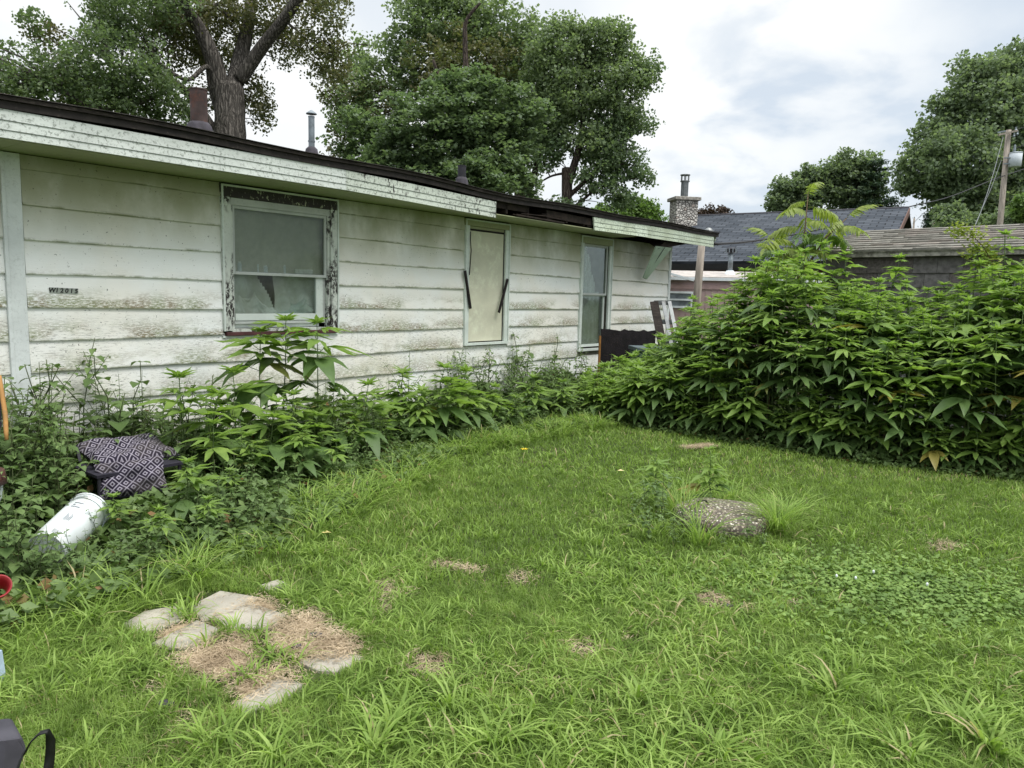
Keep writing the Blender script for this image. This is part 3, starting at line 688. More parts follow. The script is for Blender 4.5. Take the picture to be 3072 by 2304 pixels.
# hedge of giant ragweed
TOPL = [(1750, 1120), (1850, 1080), (1960, 1020), (2030, 960), (2100, 885), (2200, 810), (2300, 778), (2400, 775), (2460, 805), (2520, 855), (2700, 860), (2850, 845), (2930, 800), (3000, 770), (3072, 715), (3400, 680)]
def hedge_h(P):
    x_, y_, d_ = topx(P); yt = np.interp(x_, [t[0] for t in TOPL], [t[1] for t in TOPL]); r = ray(x_, yt); return EYE+(r.z)*d_
placed = []
def try_place(x_, y_, dmin):
    for (a, b) in placed:
        if (a-x_)**2+(b-y_)**2 < dmin*dmin: return False
    placed.append((x_, y_)); return True
cnt = 0; tries = 0
while cnt < 165 and tries < 20000:
    tries += 1
    x_ = random.uniform(1.0, 6.9); back = random.random()**1.25*2.4; y_ = float(hedge_y(x_))+.12+back
    if topx((x_, y_, 1))[0] > 3260: continue
    u_, w_ = uw(x_, y_)
    if w_ < .8 or u_ > 10.6: continue
    # stay in front of the shed
    sx = (x_-4.61)*(.72)+(y_-11.16)*(.693)
    if sx > -.35: continue
    if not try_place(x_, y_, .2): continue
    H = hedge_h((x_, y_, 0)); f_ = .64+.33*min(1, back/1.0)
    H = max(.5, min(2.35, H*f_*random.uniform(.88, 1.06)))
    front = back < .35
    px_ = topx((x_, y_, H))[0]; zn = 0 if px_ < 2080 else 1 if px_ < 2280 else 2 if px_ < 2480 else 3 if px_ < 2700 else 4 if px_ < 2900 else 5
    rw = 0 if front else 1 if back < 1.1 else 2
    rag((x_, y_, 0), H, 'giant ragweed, %s of the hedge, %s' % (('front row', 'middle rows', 'back rows')[rw], ('at its low left end by the ladder', 'before the pink mobile home', 'below the tree of heaven sapling', 'before the left corner of the shed', 'before the middle of the shed wall', 'near the right border of the photo')[zn]), 'ragweed in the hedge')
    cnt += 1
for i in range(400):
    x_ = random.uniform(1.2, 6.2); y_ = float(hedge_y(x_))+random.uniform(.0, .4)
    if i > 330 or topx((x_, y_, 1))[0] > 3200 or not try_place(x_, y_, .13): continue
    px_ = topx((x_, y_, .3))[0]
    rag((x_, y_, 0), random.uniform(.35, .8), 'short young ragweed at the foot of the hedge, '+('near the house corner' if px_ < 2080 else 'left of the tree of heaven' if px_ < 2350 else 'below the shed corner' if px_ < 2650 else 'below the shed wall' if px_ < 2900 else 'near the right border'), 'short ragweed at the hedge foot')
# corner between house and hedge
for i in range(34):
    u_ = random.uniform(6.1, 10.8); w_ = random.uniform(1.0 if u_ < 8.5 else 1.5, 2.9)
    P = fromuw(u_, w_); 
    if not try_place(P.x, P.y, .2): continue
    rag(P, random.uniform(.55, .95)+.10*max(0, u_-8), 'giant ragweed crowding the corner by the black panel and the ladder', 'ragweed in the house corner')
# named tall tops in the hedge
for (px, py, dep, lab) in ((2480, 735, 9.6, 'tallest ragweed of the hedge, rising at the left corner of the shed'), (2640, 775, 9.3, 'ragweed top standing out against the dark shed wall left of its middle'), (2545, 765, 9.5, 'ragweed rising between the shed corner and the twin tops'), (2932, 752, 8.4, 'ragweed top standing against the right of the shed wall'), (3040, 700, 8.2, 'tall ragweed at the right border of the photo reaching the shed eave')):
    P = pt(px, py, dep); rag((P.x, P.y, 0), P.z, lab)
# cluster in front of window 1
for (px, py, dep, rz, lab) in (
    (848, 968, 6.75, .3, 'middle of the three tall ragweeds whose tops reach the peeling window'),
    (950, 975, 6.8, 1.9, 'right one of the three tall ragweeds below the peeling window'),
    (775, 1000, 6.7, 3.1, 'left one of the three tall ragweeds below the peeling window'),
    (549, 1140, 5.9, 1.2, 'single ragweed stem right of the patterned cushions'),
    (708, 1128, 6.3, 2.2, 'ragweed between the cushions and the three tallest stems'),
    (998, 1182, 6.8, .9, 'waist high ragweed just right of the three tall stems'),
    (1094, 1160, 6.9, 2.6, 'ragweed at the right end of the cluster below the boarded window'),
    (800, 1210, 6.1, .1, 'lower ragweed in front of the three tall stems'),
    (640, 1280, 5.6, 2.0, 'short ragweed in front of the cluster, right of the cushions'),
    (905, 1290, 6.0, 1.0, 'short ragweed at the front of the cluster near the lawn'),
    (487, 1545, 4.35, .5, 'light green ragweed seedling in front of the cushions'),
    (620, 1560, 4.6, 2.5, 'small ragweed seedling right of the light green one'),
    (345, 1500, 4.6, 1.4, 'ragweed seedling beside the upper end of the white tub'),
    (1306, 1108, 7.9, .3, 'bushy dark ragweed below the left side of the boarded window'),
    (1345, 1150, 7.8, 1.3, 'ragweed right behind the bushy one below the boarded window'),
    (1010, 1330, 6.2, 1.9, 'broad leaved ragweed at the lawn edge right of the cluster'),
    (620, 1190, 6.0, .6, 'ragweed leaning left, between the single stem and the three tall ones'),
    (750, 1310, 5.8, 1.1, 'low broad ragweed in the front middle of the cluster'),
    (870, 1190, 6.5, 2.9, 'ragweed standing close behind the low broad one, at mid height of the cluster'),
    (930, 1250, 6.4, .2, 'ragweed at mid height, right side of the cluster'),
    (1060, 1260, 6.8, 1.7, 'ragweed of knee height right of the cluster, against low siding'),
    (1150, 1250, 7.2, 1.2, 'small ragweed between the cluster and the bushy dark one'),
    (560, 1390, 4.9, 2.3, 'small ragweed at the right end of the cushions'),
    (690, 1430, 5.3, 1.5, 'knee high ragweed at the front edge of the cluster'),
    (1420, 1190, 8.3, .4, 'ragweed below the right side of the boarded window')):
    P = pt(px, py, dep)
    rag((P.x, P.y, 0), max(.3, P.z), lab, None, rz, ls=1.42)
for (px, py, dep, lab) in ((1205, 1125, 7.9, 'ragweed in front of low siding, left of the boarded window'), (1262, 1175, 7.7, 'shorter ragweed left of the bushy one below the boarded window'), (1385, 1120, 8.3, 'ragweed right under the boarded window'), (1478, 1165, 8.7, 'ragweed between the boarded and the tall narrow window'), (1600, 1135, 9.3, 'ragweed left below the tall narrow window'), (1545, 1195, 8.8, 'short ragweed at the lawn edge between the two narrow windows'), (1690, 1150, 9.5, 'ragweed directly below the tall narrow window'), (1755, 1140, 9.9, 'ragweed left of the black panel')):
    P = pt(px, py, dep); rag((P.x, P.y, 0), P.z, lab, ls=1.08)
# sprouts by the lid
for (px, py, lab) in ((1972, 1358, 'ragweed sprout left behind the concrete lid'), (2135, 1352, 'taller ragweed sprout right behind the concrete lid')):
    P = pt(px, py, 5.7); rag((P.x, P.y, 0), P.z, lab, ls=.75)

# ------------------------------------------------------------ smaller weeds
def ovate(L, W, V, F, base, az, tilt, droop=.5):
    base = Vector(base); ca, sa = math.cos(az), math.sin(az); b = len(V)
    pts = []
    for t, hw in ((0, 0), (.3, .9), (.65, .8), (1, 0)):
        r_ = L*t; z = r_*math.sin(tilt)-droop*r_*t; rr_ = r_*math.cos(tilt)
        V.append(base+Vector((rr_*ca, rr_*sa, z)))
        if hw: V.append(base+Vector((rr_*ca-sa*hw*W/2, rr_*sa+ca*hw*W/2, z+.12*W))); V.append(base+Vector((rr_*ca+sa*hw*W/2, rr_*sa-ca*hw*W/2, z+.12*W)))
    # 0; 1,2,3; 4,5,6; 7
    F += [(b, b+1, b+2), (b, b+3, b+1), (b+1, b+4, b+5, b+2), (b+1, b+3, b+6, b+4), (b+4, b+7, b+5), (b+4, b+6, b+7)]
def weed_variant(H, seed, LL, WW, branches=0, mat='weed', node=.055):
    rr = random.Random(seed); sm, pts = stemmesh(H, .003+.002*H, rr.uniform(-.1, .2)*H, M['weed_stem'], seed)
    V = []; F = []
    lines = [[Vector(p) for p in pts]]
    sb = MB()
    for b in range(branches):
        t = rr.uniform(.15, .7); i = int(t*6); s = Vector(pts[i]); a = rr.uniform(0, 6.28); l = H*rr.uniform(.25, .5)
        e = s+Vector((math.cos(a)*l*.6, math.sin(a)*l*.6, l*.8)); m_ = s.lerp(e, .5)+Vector((0, 0, -.03*l)); lines.append([s, m_, e]); sb.tube([s, m_, e], [.003, .0025, .0015], 4)
    for ln in lines:
        tot = sum((ln[i+1]-ln[i]).length for i in range(len(ln)-1)); d = node*1.2; az = rr.uniform(0, 6.28)
        while d < tot:
            q_ = d; i = 0
            while i < len(ln)-2 and q_ > (ln[i+1]-ln[i]).length: q_ -= (ln[i+1]-ln[i]).length; i += 1
            p = ln[i].lerp(ln[i+1], min(1, q_/(ln[i+1]-ln[i]).length)); k = d/tot; sc = (1-.55*k)*rr.uniform(.75, 1.2)
            for s in (0, math.pi): ovate(LL*sc, WW*sc, V, F, p, az+s+rr.uniform(-.4, .4), rr.uniform(.1, .7), rr.uniform(.2, .8))
            d += node*rr.uniform(.8, 1.3); az += 1.57
    fm = MB(); fm.add(V, F)
    sb.v = sb.v or []
    base = MB(); base.tube(pts, [(.003+.002*H)*(1-.6*i/6) for i in range(7)], 5)
    if sb.v: base.add(sb.v, sb.f)
    return base.mesh('stem', M['weed_stem'], True), fm.mesh('foliage', M[mat], True)
WV = [weed_variant(.75, s, .095, .055, 4) for s in range(3)]+[weed_variant(.45, s+20, .08, .05, 4) for s in range(3)]
WH = [.75]*3+[.45]*3
WT = [weed_variant(1.0, s+40, .09, .048, 6, node=.06) for s in range(3)]       # thin and leggy
WB = [weed_variant(.5, s+60, .13, .09, 3, node=.08) for s in range(3)]          # broad leaved
def fern_variant(seed):
    rr = random.Random(seed); V = []; F = []; sb = MB()
    for k in range(9):
        a = rr.uniform(0, 6.28); L = rr.uniform(.35, .6); pts = []
        for i in range(9):
            t = i/8; pts.append(Vector((math.cos(a)*L*.75*t, math.sin(a)*L*.75*t, L*(1.1*t-.75*t*t)+.02)))
        sb.tube(pts, .002, 4)
        for i in range(1, 9):
            for h_ in (0, .5):
                if i == 8 and h_: continue
                p = pts[i] if not h_ else pts[i].lerp(pts[i+1 if i < 8 else 8], .5); ll = .11*math.sin(math.pi*(i+h_+.6)/10)
                for s in (-1, 1): ovate(ll, .02, V, F, p, a+s*1.25, .1, .4)
    fm = MB(); fm.add(V, F); return sb.mesh('stem', M['weed_stem']), fm.mesh('foliage', M['fern'], True)
FV = [fern_variant(s) for s in range(3)]
def weed(var, loc, sc, label, group, name='leafy_weed', cat='weed'):
    r_ = empty(name, loc, random.uniform(0, 6.28), label, cat, group); r_.scale = (sc,)*3; link('stem', var[0], r_); link('foliage', var[1], r_); return r_
# strip along the wall
cnt = 0
for i in range(900):
    if cnt >= 290: break
    u_ = random.uniform(-1.6, 7.6); we = edge_w(u_); w_ = random.uniform(.12, we-.08)
    P = fromuw(u_, w_)
    if P.y < 2.9: continue
    x_, y_, d_ = topx(P+Vector((0, 0, .25)))
    if x_ < -150 or not try_place(P.x, P.y, .13): continue
    # keep bucket and cushions visible
    if 60 < x_ < 330 and 1470 < y_ < 1720 and w_ > 1.35: 
        if random.random() < .85: continue
    if 240 < x_ < 620 and d_ < 5.9 and w_ > .55 and y_ < 1560 and random.random() < .8: continue
    nr = 1-w_/we
    H = (.24+.56*nr)*random.uniform(.7, 1.25)
    H *= 1.15 if u_ > .5 else 1.1
    if 1.2 < u_ < 4.6 and nr > .45: H *= .55
    if u_ < .5 and w_ < 1.9: H *= 1.15
    if .5 < u_ < 3 and w_ > 1.6: H *= .8
    kd = random.random(); ZN = 'near the white tub and cushions' if u_ < .6 else 'under the peeling window' if u_ < 3.2 else 'left of the boarded window' if u_ < 4.9 and w_ > 1 else 'below the boarded window' if u_ < 6.3 else 'under the tall narrow window'; RWN = 'against the siding' if nr > .6 else 'in the middle of the strip' if nr > .25 else 'at the lawn edge'
    if kd < .5: j = random.randrange(6); weed(WV[j], P, H/WH[j], 'leafy green weed %s, %s' % (RWN, ZN), 'leafy weeds along the white wall')
    elif kd < .9: weed(random.choice(WB), P, H/.5, 'broad leaved weed %s, %s' % (RWN, ZN), 'broad leaved weeds along the white wall', 'broadleaf_weed')
    elif u_ > 4.5: weed(random.choice(FV), P, random.uniform(.8, 1.3), 'feathery fern-like weed %s, %s' % (RWN, ZN), 'feathery weeds near the tall narrow window', 'fern_weed')
    else: weed(random.choice(WT), P, H*1.15, 'thin leggy weed %s, %s' % (RWN, ZN), 'leggy weeds along the white wall', 'leggy_weed')
    cnt += 1
# denser, taller growth at the left below the corner board, with broad leaves
cnt = 0
for i in range(700):
    if cnt >= 95: break
    u_ = random.uniform(-1.5, .9); w_ = random.uniform(.15, 2.75); P = fromuw(u_, w_)
    x_, y_, d_ = topx(P+Vector((0, 0, .3)))
    if x_ < -120 or d_ < 3.4 or not try_place(P.x, P.y, .10): continue
    if 215 < x_ < 560 and d_ < 5.5 and y_ < 1540: continue
    if 60 < x_ < 330 and d_ < 4.35 and y_ < 1690: continue
    H = (.35+.5*(1-w_/2.8))*random.uniform(.75, 1.15)*(1.15 if x_ < 190 else .8)
    Q2 = 'close to the corner board' if w_ < .9 else 'between the corner board and the white tub' if w_ < 1.8 else 'in front, near the left border'
    if random.random() < .6: weed(random.choice(WB), P, H/.5, 'broad leaved weed of the dense left mound, '+Q2, 'broad leaved weeds left of the cushions', 'broadleaf_weed')
    else: j = random.randrange(6); weed(WV[j], P, H/WH[j], 'small leaved weed of the dense left mound, '+Q2, 'leafy weeds left of the cushions')
    cnt += 1
for (px, py, s_) in ((60, 1780, .62), (95, 1770, .6), (125, 1790, .5), (150, 1775, .5), (190, 1780, .42), (235, 1765, .4), (290, 1740, .4), (330, 1720, .45), (70, 1735, .5), (110, 1745, .42), (165, 1745, .4), (215, 1735, .45), (265, 1700, .5), (300, 1655, .6), (320, 1600, .7), (150, 1700, .35), (240, 1670, .35)):
    g = gnd(px, py); weed(random.choice(WV[3:]+WB[:1]), (g.x, g.y, 0), s_*(1.45 if px < 260 else 1), 'leafy weed growing against the white tub', 'weeds around the white tub')
# specific tall ones
def tallweed(px, py, dep, var, h0, lab, name='leafy_weed'):
    P = pt(px, py, dep); weed(var, (P.x, P.y, 0), P.z/h0, lab, None, name)
for (px, py, dep, v, h0, lab) in (
    (1170, 1128, 8.0, WT[0], 1., 'thin leggy weed standing left of the boarded window against low siding'), (1225, 1050, 8.1, WT[1], 1., 'tallest thin weed between the cluster and the boarded window'),
    (1345, 1068, 8.4, WT[2], 1., 'thin weed rising below the boarded window'), (1380, 1095, 8.5, WT[0], 1., 'leggy weed right of the boarded window bottom'),
    (1560, 1120, 9.4, WT[1], 1., 'leggy weed between boarded window and tall narrow window'), (1690, 1098, 9.6, WT[2], 1., 'weed with a bent top under the tall narrow window'),
    (50, 1070, 4.9, WV[0], .75, 'tall leafy weed left of the corner board'), (110, 1085, 5.1, WT[0], 1., 'slender weed stem in front of the corner board'), (155, 1165, 5.0, WT[2], 1., 'slender weed just right of the corner board'),
    (20, 1250, 4.7, WV[1], .75, 'bushy weed at the left border below the orange handle'), (95, 1240, 4.9, WV[2], .75, 'bushy weed at the foot of the corner board'), (150, 1300, 4.8, WV[0], .75, 'bushy weed left of the patterned cushions'),
    (215, 1350, 5.0, WV[2], .75, 'leafy weed touching the left end of the cushions'), (420, 1110, 6.4, WT[1], 1., 'single thin shoot climbing the siding above the cushions'), (345, 1215, 6.4, WV[4], .45*2.2, 'vine clump left above the cushions'),
    (400, 1190, 6.45, WV[3], .45*2.2, 'vine clump on the wall behind the cushions'), (450, 1210, 6.4, WV[5], .45*2.2, 'vine clump behind the right end of the cushions')):
    tallweed(px, py, dep, v, h0, lab)

# ------------------------------------------------------------ leaf litter of numpy leaves (ground cover)
def rot_leaves(C, L, Wd, rng, up=.6, yawonly=False):
    n_ = len(C); az = rng.uniform(0, 2*np.pi, n_); tilt = rng.normal(0, up, n_); rl = rng.normal(0, up, n_)
    d = np.stack([np.cos(az)*np.cos(tilt), np.sin(az)*np.cos(tilt), np.sin(tilt)], 1)
    s0 = np.stack([-np.sin(az), np.cos(az), np.zeros(n_)], 1); up_ = np.cross(d, s0); s = s0*np.cos(rl)[:, None]+up_*np.sin(rl)[:, None]
    L = L[:, None]; Wd = Wd[:, None]
    V = np.stack([C-d*L/2, C+s*Wd/2-d*L*.08, C+d*L/2, C-s*Wd/2-d*L*.08], 1).reshape(-1, 3)
    Q = np.arange(n_*4).reshape(-1, 4); return V, Q
rng = np.random.default_rng(11)
C = []
def cover_pts(n_):
    U = rng.uniform(-2.2, 8.6, n_); e = np.interp(U, [q[0] for q in EDGE_UW], [q[1] for q in EDGE_UW]); t = rng.uniform(0, 1.04, n_)
    W_ = t*e; X = P0.x+WD.x*U+WN.x*W_; Y = P0.y+WD.y*U+WN.y*W_
    hmax = (.10+.24*(1-np.clip(t, 0, 1)))*(.6+.8*np.abs(np.sin(X*2.3)*np.cos(Y*1.9)))
    Z = hmax*rng.uniform(0.05, 1, n_)**.7
    return np.stack([X, Y, Z], 1)
A1 = cover_pts(46000)
A1 = A1[(A1[:, 1] > 2.6)]
X = rng.uniform(.9, 7.5, 30000); b_ = rng.uniform(-.18, 1.6, 30000); Y = hedge_y(X)+b_; Z = (.06+.2*rng.uniform(0, 1, 30000))*np.clip((b_+.25)/.5, .2, 1)
A2 = np.stack([X, Y, Z], 1)
for nm, A, lab in (('undergrowth', A1, 'dense low leafy undergrowth along the foot of the white wall'), ('hedge_undergrowth', A2, 'low leafy undergrowth at the foot of the ragweed hedge')):
    L = rng.uniform(.025, .075, len(A))*(1.25 if nm == 'undergrowth' else 1); V, Q = rot_leaves(A, L, L*rng.uniform(.5, .8, len(A)), rng)
    o = link(nm, npmesh(nm, V, Q, None, M['weed_dark'], {'rnd': np.repeat(rng.uniform(0, 1, len(A)), 4)})); tag(o, lab, 'undergrowth', kind='stuff')
# dry stalks in the hedge foot
mb = MB()
for i in range(420):
    x_ = random.uniform(1.2, 7); y_ = float(hedge_y(x_))+random.uniform(.1, 1.2); a = random.uniform(0, 6.28); L = random.uniform(.2, .7)
    mb.tube([(x_, y_, 0), (x_+math.cos(a)*.06, y_+math.sin(a)*.06, L*.5), (x_+math.cos(a)*.18*L, y_+math.sin(a)*.18*L, L)], [.004, .003, .002], 3)
tag(mb.build('dry_stalks', M['brown_stem']), 'thin brown dry stalks at the foot of the ragweed hedge', 'stalks', kind='stuff')

# ------------------------------------------------------------ grass
def blades(P, H, Wd, bend, rng, seg=3, azim=None):
    n_ = len(P); az = rng.uniform(0, 2*np.pi, n_) if azim is None else azim
    d = np.stack([np.cos(az), np.sin(az), np.zeros(n_)], 1); tw = az+np.pi/2+rng.normal(0, .5, n_); s = np.stack([np.cos(tw), np.sin(tw), np.zeros(n_)], 1)
    rows = []; 
    for k in range(seg):
        t = k/seg; wv = (1-.15*t-.55*t*t); off = d*(bend*H*t**1.8)[:, None]; z = H*(t-.42*np.minimum(bend, 1.3)*t**2.4)
        c = P+off; c = c+np.stack([np.zeros(n_), np.zeros(n_), z], 1); h = s*(Wd*wv/2)[:, None]
        rows += [c-h, c+h]
    t = 1; off = d*(bend*H)[:, None]; z = H*(1-.42*np.minimum(bend, 1.3)*1.15)
    rows.append(P+off+np.stack([np.zeros(n_), np.zeros(n_), z], 1))
    m_ = 2*seg+1; V = np.stack(rows, 1).reshape(-1, 3); b = np.arange(n_)[:, None]*m_
    Q = np.concatenate([b+np.array([[2*k, 2*k+1, 2*k+3, 2*k+2]]) for k in range(seg-1)], 0); T = b+np.array([[2*seg-2, 2*seg-1, 2*seg]])
    return V, Q, T, m_
def vnoise(X, Y, s, seed):
    r_ = np.random.default_rng(seed); G = r_.uniform(0, 1, (64, 64)); x_ = X*s+seed; y_ = Y*s; i = np.floor(x_).astype(int); j = np.floor(y_).astype(int); fx = x_-i; fy = y_-j
    fx = fx*fx*(3-2*fx); fy = fy*fy*(3-2*fy); g = lambda a, b: G[a % 64, b % 64]
    return (g(i, j)*(1-fx)+g(i+1, j)*fx)*(1-fy)+(g(i, j+1)*(1-fx)+g(i+1, j+1)*fx)*fy
def RP(pts, k=2.212, ox=300, oy=1600): return [gnd(ox+a/k, oy+b/k) for a, b in pts]
slabs = [RP(p) for p in (
    [(160, 612), (300, 530), (545, 487), (530, 585), (400, 640), (255, 665)],
    [(615, 492), (800, 398), (1060, 442), (960, 500), (790, 545), (690, 590)],
    [(765, 572), (990, 478), (1215, 552), (1140, 645), (860, 632)],
    [(355, 745), (640, 598), (778, 652), (650, 770), (520, 775)],
    [(1320, 868), (1560, 790), (1750, 842), (1570, 935), (1450, 925)],
    [(900, 1150), (1190, 970), (1335, 1030), (1180, 1150), (975, 1212)],
    [(1065, 362), (1180, 325), (1240, 352), (1200, 388), (1080, 395)])]
PATCH = RP([(200, 560), (700, 390), (1100, 420), (1500, 540), (1780, 760), (1600, 960), (1340, 1080), (1000, 1250), (800, 1080), (420, 900)])
straw_poly = [RP(p) for p in (
    [(1120, 660), (1230, 560), (1450, 540), (1500, 640), (1700, 730), (1740, 830), (1560, 850), (1330, 860), (1180, 800)],
    [(480, 860), (700, 720), (980, 690), (1050, 860), (860, 1000), (690, 980), (560, 900)],
    [(860, 1060), (1000, 920), (1230, 880), (1330, 1000), (1180, 1010), (1000, 1100), (940, 1150)],
    [(700, 600), (900, 520), (1060, 430), (1180, 500), (1140, 540), (960, 490), (780, 590)],
    [(360, 700), (540, 610), (640, 600), (600, 660), (420, 730)],
    [(510, 1210), (560, 1180), (650, 1260), (560, 1350)], [(470, 1420), (560, 1390), (650, 1400), (640, 1470), (520, 1480)],
    [(290, 1010), (400, 990), (400, 1070), (310, 1110)], [(1830, 480), (1900, 430), (1950, 520), (1880, 570)], [(1990, 400), (2060, 390), (2090, 430), (2010, 450)])]
sp2 = [[(2085, 1800), (2120, 1780), (2170, 1795), (2200, 1825), (2110, 1835)], [(2180, 1822), (2280, 1828), (2270, 1845), (2190, 1840)], [(2360, 1810), (2400, 1805), (2400, 1832), (2355, 1828)],
    [(1700, 1950), (1760, 1930), (1805, 1950), (1780, 1985), (1705, 1985)], [(1870, 1915), (1930, 1925), (1925, 1940), (1870, 1932)], [(1130, 1755), (1175, 1750), (1190, 1800), (1140, 1800)], [(1300, 1690), (1450, 1715), (1440, 1728), (1290, 1705)],
    [(1540, 1720), (1580, 1720), (1580, 1760), (1540, 1755)], [(2095, 2200), (2150, 2195), (2150, 2235), (2100, 2235)], [(1240, 1960), (1350, 1990), (1340, 2050), (1230, 2040)], [(1950, 1885), (1975, 1880), (1980, 1895), (1950, 1898)],
    [(2800, 1640), (2860, 1630), (2870, 1655), (2810, 1660)], [(2040, 1345), (2130, 1335), (2150, 1345), (2060, 1352)], [(1610, 2040), (1680, 2050), (1670, 2070), (1610, 2065)]]
straw_poly += [[gnd(a, b) for a, b in p] for p in sp2]
def inpoly(X, Y, poly):
    r_ = np.zeros(len(X), bool); k = len(poly)
    for i in range(k):
        x1, y1 = poly[i][0], poly[i][1]; x2, y2 = poly[(i+1) % k][0], poly[(i+1) % k][1]
        c = ((y1 > Y) != (y2 > Y)) & (X < (x2-x1)*(Y-y1)/(y2-y1+1e-12)+x1); r_ ^= c
    return r_
LID = gnd(2168, 1518, .13); clover_c = gnd(2720, 1790)
def lawn_points(n_, y0, y1, rng, power=1.0):
    Y = y0+(y1-y0)*rng.uniform(0, 1, n_)**power; X = rng.uniform(-1, 1, n_)*(.84*Y+.9)
    a, b = lawn_mask(X, Y); k = (a > -.12+rng.normal(0, .06, n_)) & (b > -.05+rng.normal(0, .08, n_)); X = X[k]; Y = Y[k]
    k = np.ones(len(X), bool)
    for p in slabs: 
        cc_ = sum((Vector(q) for q in p), Vector((0, 0, 0)))/len(p); k &= ~inpoly(X, Y, [cc_+(Vector(q)-cc_)*1.1 for q in p])
    k &= ~(inpoly(X, Y, PATCH) & (rng.uniform(0, 1, len(X)) < .78))
    nz = vnoise(X, Y, 9, 4)
    for p in straw_poly: k &= ~(inpoly(X, Y, p) & (nz < .86))
    k &= ((X-LID.x)**2+(Y-LID.y)**2) > .30**2
    return X[k], Y[k]
def grass_obj(name, n_, y0, y1, hs, ws, bend, mat, seed, label, thr=None, seg=2, power=1.0):
    rng = np.random.default_rng(seed); X, Y = lawn_points(n_, y0, y1, rng, power)
    nz = vnoise(X, Y, 1.3, seed)*.6+vnoise(X, Y, 4.5, seed+1)*.4
    if thr is not None: k = nz > thr-rng.uniform(0, .12, len(X)); X, Y, nz = X[k], Y[k], nz[k]
    inc = (((X-clover_c.x)/.75)**2+((Y-clover_c.y)/.45)**2) < 1; k = ~inc | (rng.uniform(0, 1, len(X)) < .55); X, Y, nz = X[k], Y[k], nz[k]
    n_ = len(X); P = np.stack([X, Y, np.zeros(n_)], 1); H = rng.uniform(*hs, n_)*(.7+.6*nz); a, b = lawn_mask(X, Y); H *= 1+.9*np.exp(-np.maximum(a, 0)/.25)
    V, Q, T, m_ = blades(P, H, rng.uniform(*ws, n_), rng.uniform(*bend, n_), rng, seg)
    rn = np.clip(rng.normal(.45, .22, n_)+(nz-.5)*.7, 0, 1)
    o = link(name, npmesh(name, V, Q, T, mat, {'rnd': np.repeat(rn, m_)})); tag(o, label, 'grass', kind='stuff'); return n_
nb = 0
nb += grass_obj('lawn_grass', 260000, 1.6, 3.9, (.03, .08), (.0025, .005), (.2, 1.3), M['grass'], 21, 'short green lawn grass in the foreground', power=.85)
nb += grass_obj('lawn_grass', 150000, 3.9, 6.6, (.03, .075), (.004, .008), (.2, 1.1), M['grass'], 22, 'short green lawn grass round the concrete lid', power=.9)
nb += grass_obj('lawn_grass', 120000, 6.6, 10.6, (.025, .065), (.006, .011), (.2, 1.), M['grass'], 23, 'short green lawn grass at the far end of the yard')
nb += grass_obj('crab_grass', 34000, 1.6, 4.4, (.05, .12), (.005, .012), (.4, 1.5), M['crab'], 31, 'broad bladed bright grass clumps in the near lawn', .46, 3)
nb += grass_obj('crab_grass', 22000, 4.4, 9.5, (.04, .10), (.006, .012), (.4, 1.3), M['crab'], 32, 'broad bladed bright grass in the farther lawn', .5, 3)
# tufts: clumps of longer blades
def tufts(cs, nper, hs, ws, spread, bend, seed, mat):
    rng = np.random.default_rng(seed); C = np.repeat(np.array(cs), nper, 0); n_ = len(C); a = rng.uniform(0, 6.28, n_); r_ = np.abs(rng.normal(0, spread, n_))
    P = C+np.stack([np.cos(a)*r_, np.sin(a)*r_, np.zeros(n_)], 1)
    V, Q, T, m_ = blades(P, rng.uniform(*hs, n_), rng.uniform(*ws, n_), rng.uniform(*bend, n_), rng, 4, azim=a+rng.normal(0, 1.0, n_))
    return V, Q, T, np.repeat(rng.uniform(0, 1, n_), m_)
cs = []
for i in range(260):
    u_ = random.uniform(-1.5, 6); w_ = edge_w(u_)+random.uniform(-.35, .25); P = fromuw(u_, w_)
    if P.y > 2.7 and (u_ > .9 or random.random() < .25): cs.append((P.x, P.y, 0))
V, Q, T, rn = tufts(cs, 26, (.12, .3), (.005, .011), .04, (.5, 1.6), 41, M['crab'])
tag(link('long_grass', npmesh('long_grass', V, Q, T, M['crab'], {'rnd': rn})), 'long arching grass along the edge between lawn and undergrowth', 'grass', kind='stuff')
cs = []
rr = random.Random(5)
for i in range(230):
    y_ = 1.9+rr.random()**1.3*5.5; x_ = rr.uniform(-1, 1)*(.75*y_+.3)
    a, b = lawn_mask(np.array([x_]), np.array([y_]))
    if a[0] < .1 or b[0] < .1: continue
    if any(inpoly(np.array([x_]), np.array([y_]), p)[0] for p in slabs+straw_poly): continue
    cs.append((x_, y_, 0))
for (a, b) in ((560, 560), (590, 590), (560, 520), (1010, 700), (1080, 780), (1150, 850), (1220, 870), (1280, 880), (950, 980), (1000, 970), (850, 690), (880, 640), (690, 760)):
    g = gnd(300+a/2.212, 1600+b/2.212); cs.append((g.x, g.y, 0))
V, Q, T, rn = tufts(cs, 15, (.05, .135), (.006, .013), .035, (.4, 1.6), 42, M['crab'])
tag(link('grass_clumps', npmesh('grass_clumps', V, Q, T, M['crab'], {'rnd': rn})), 'scattered clumps of coarse bright grass in the lawn', 'grass', kind='stuff')
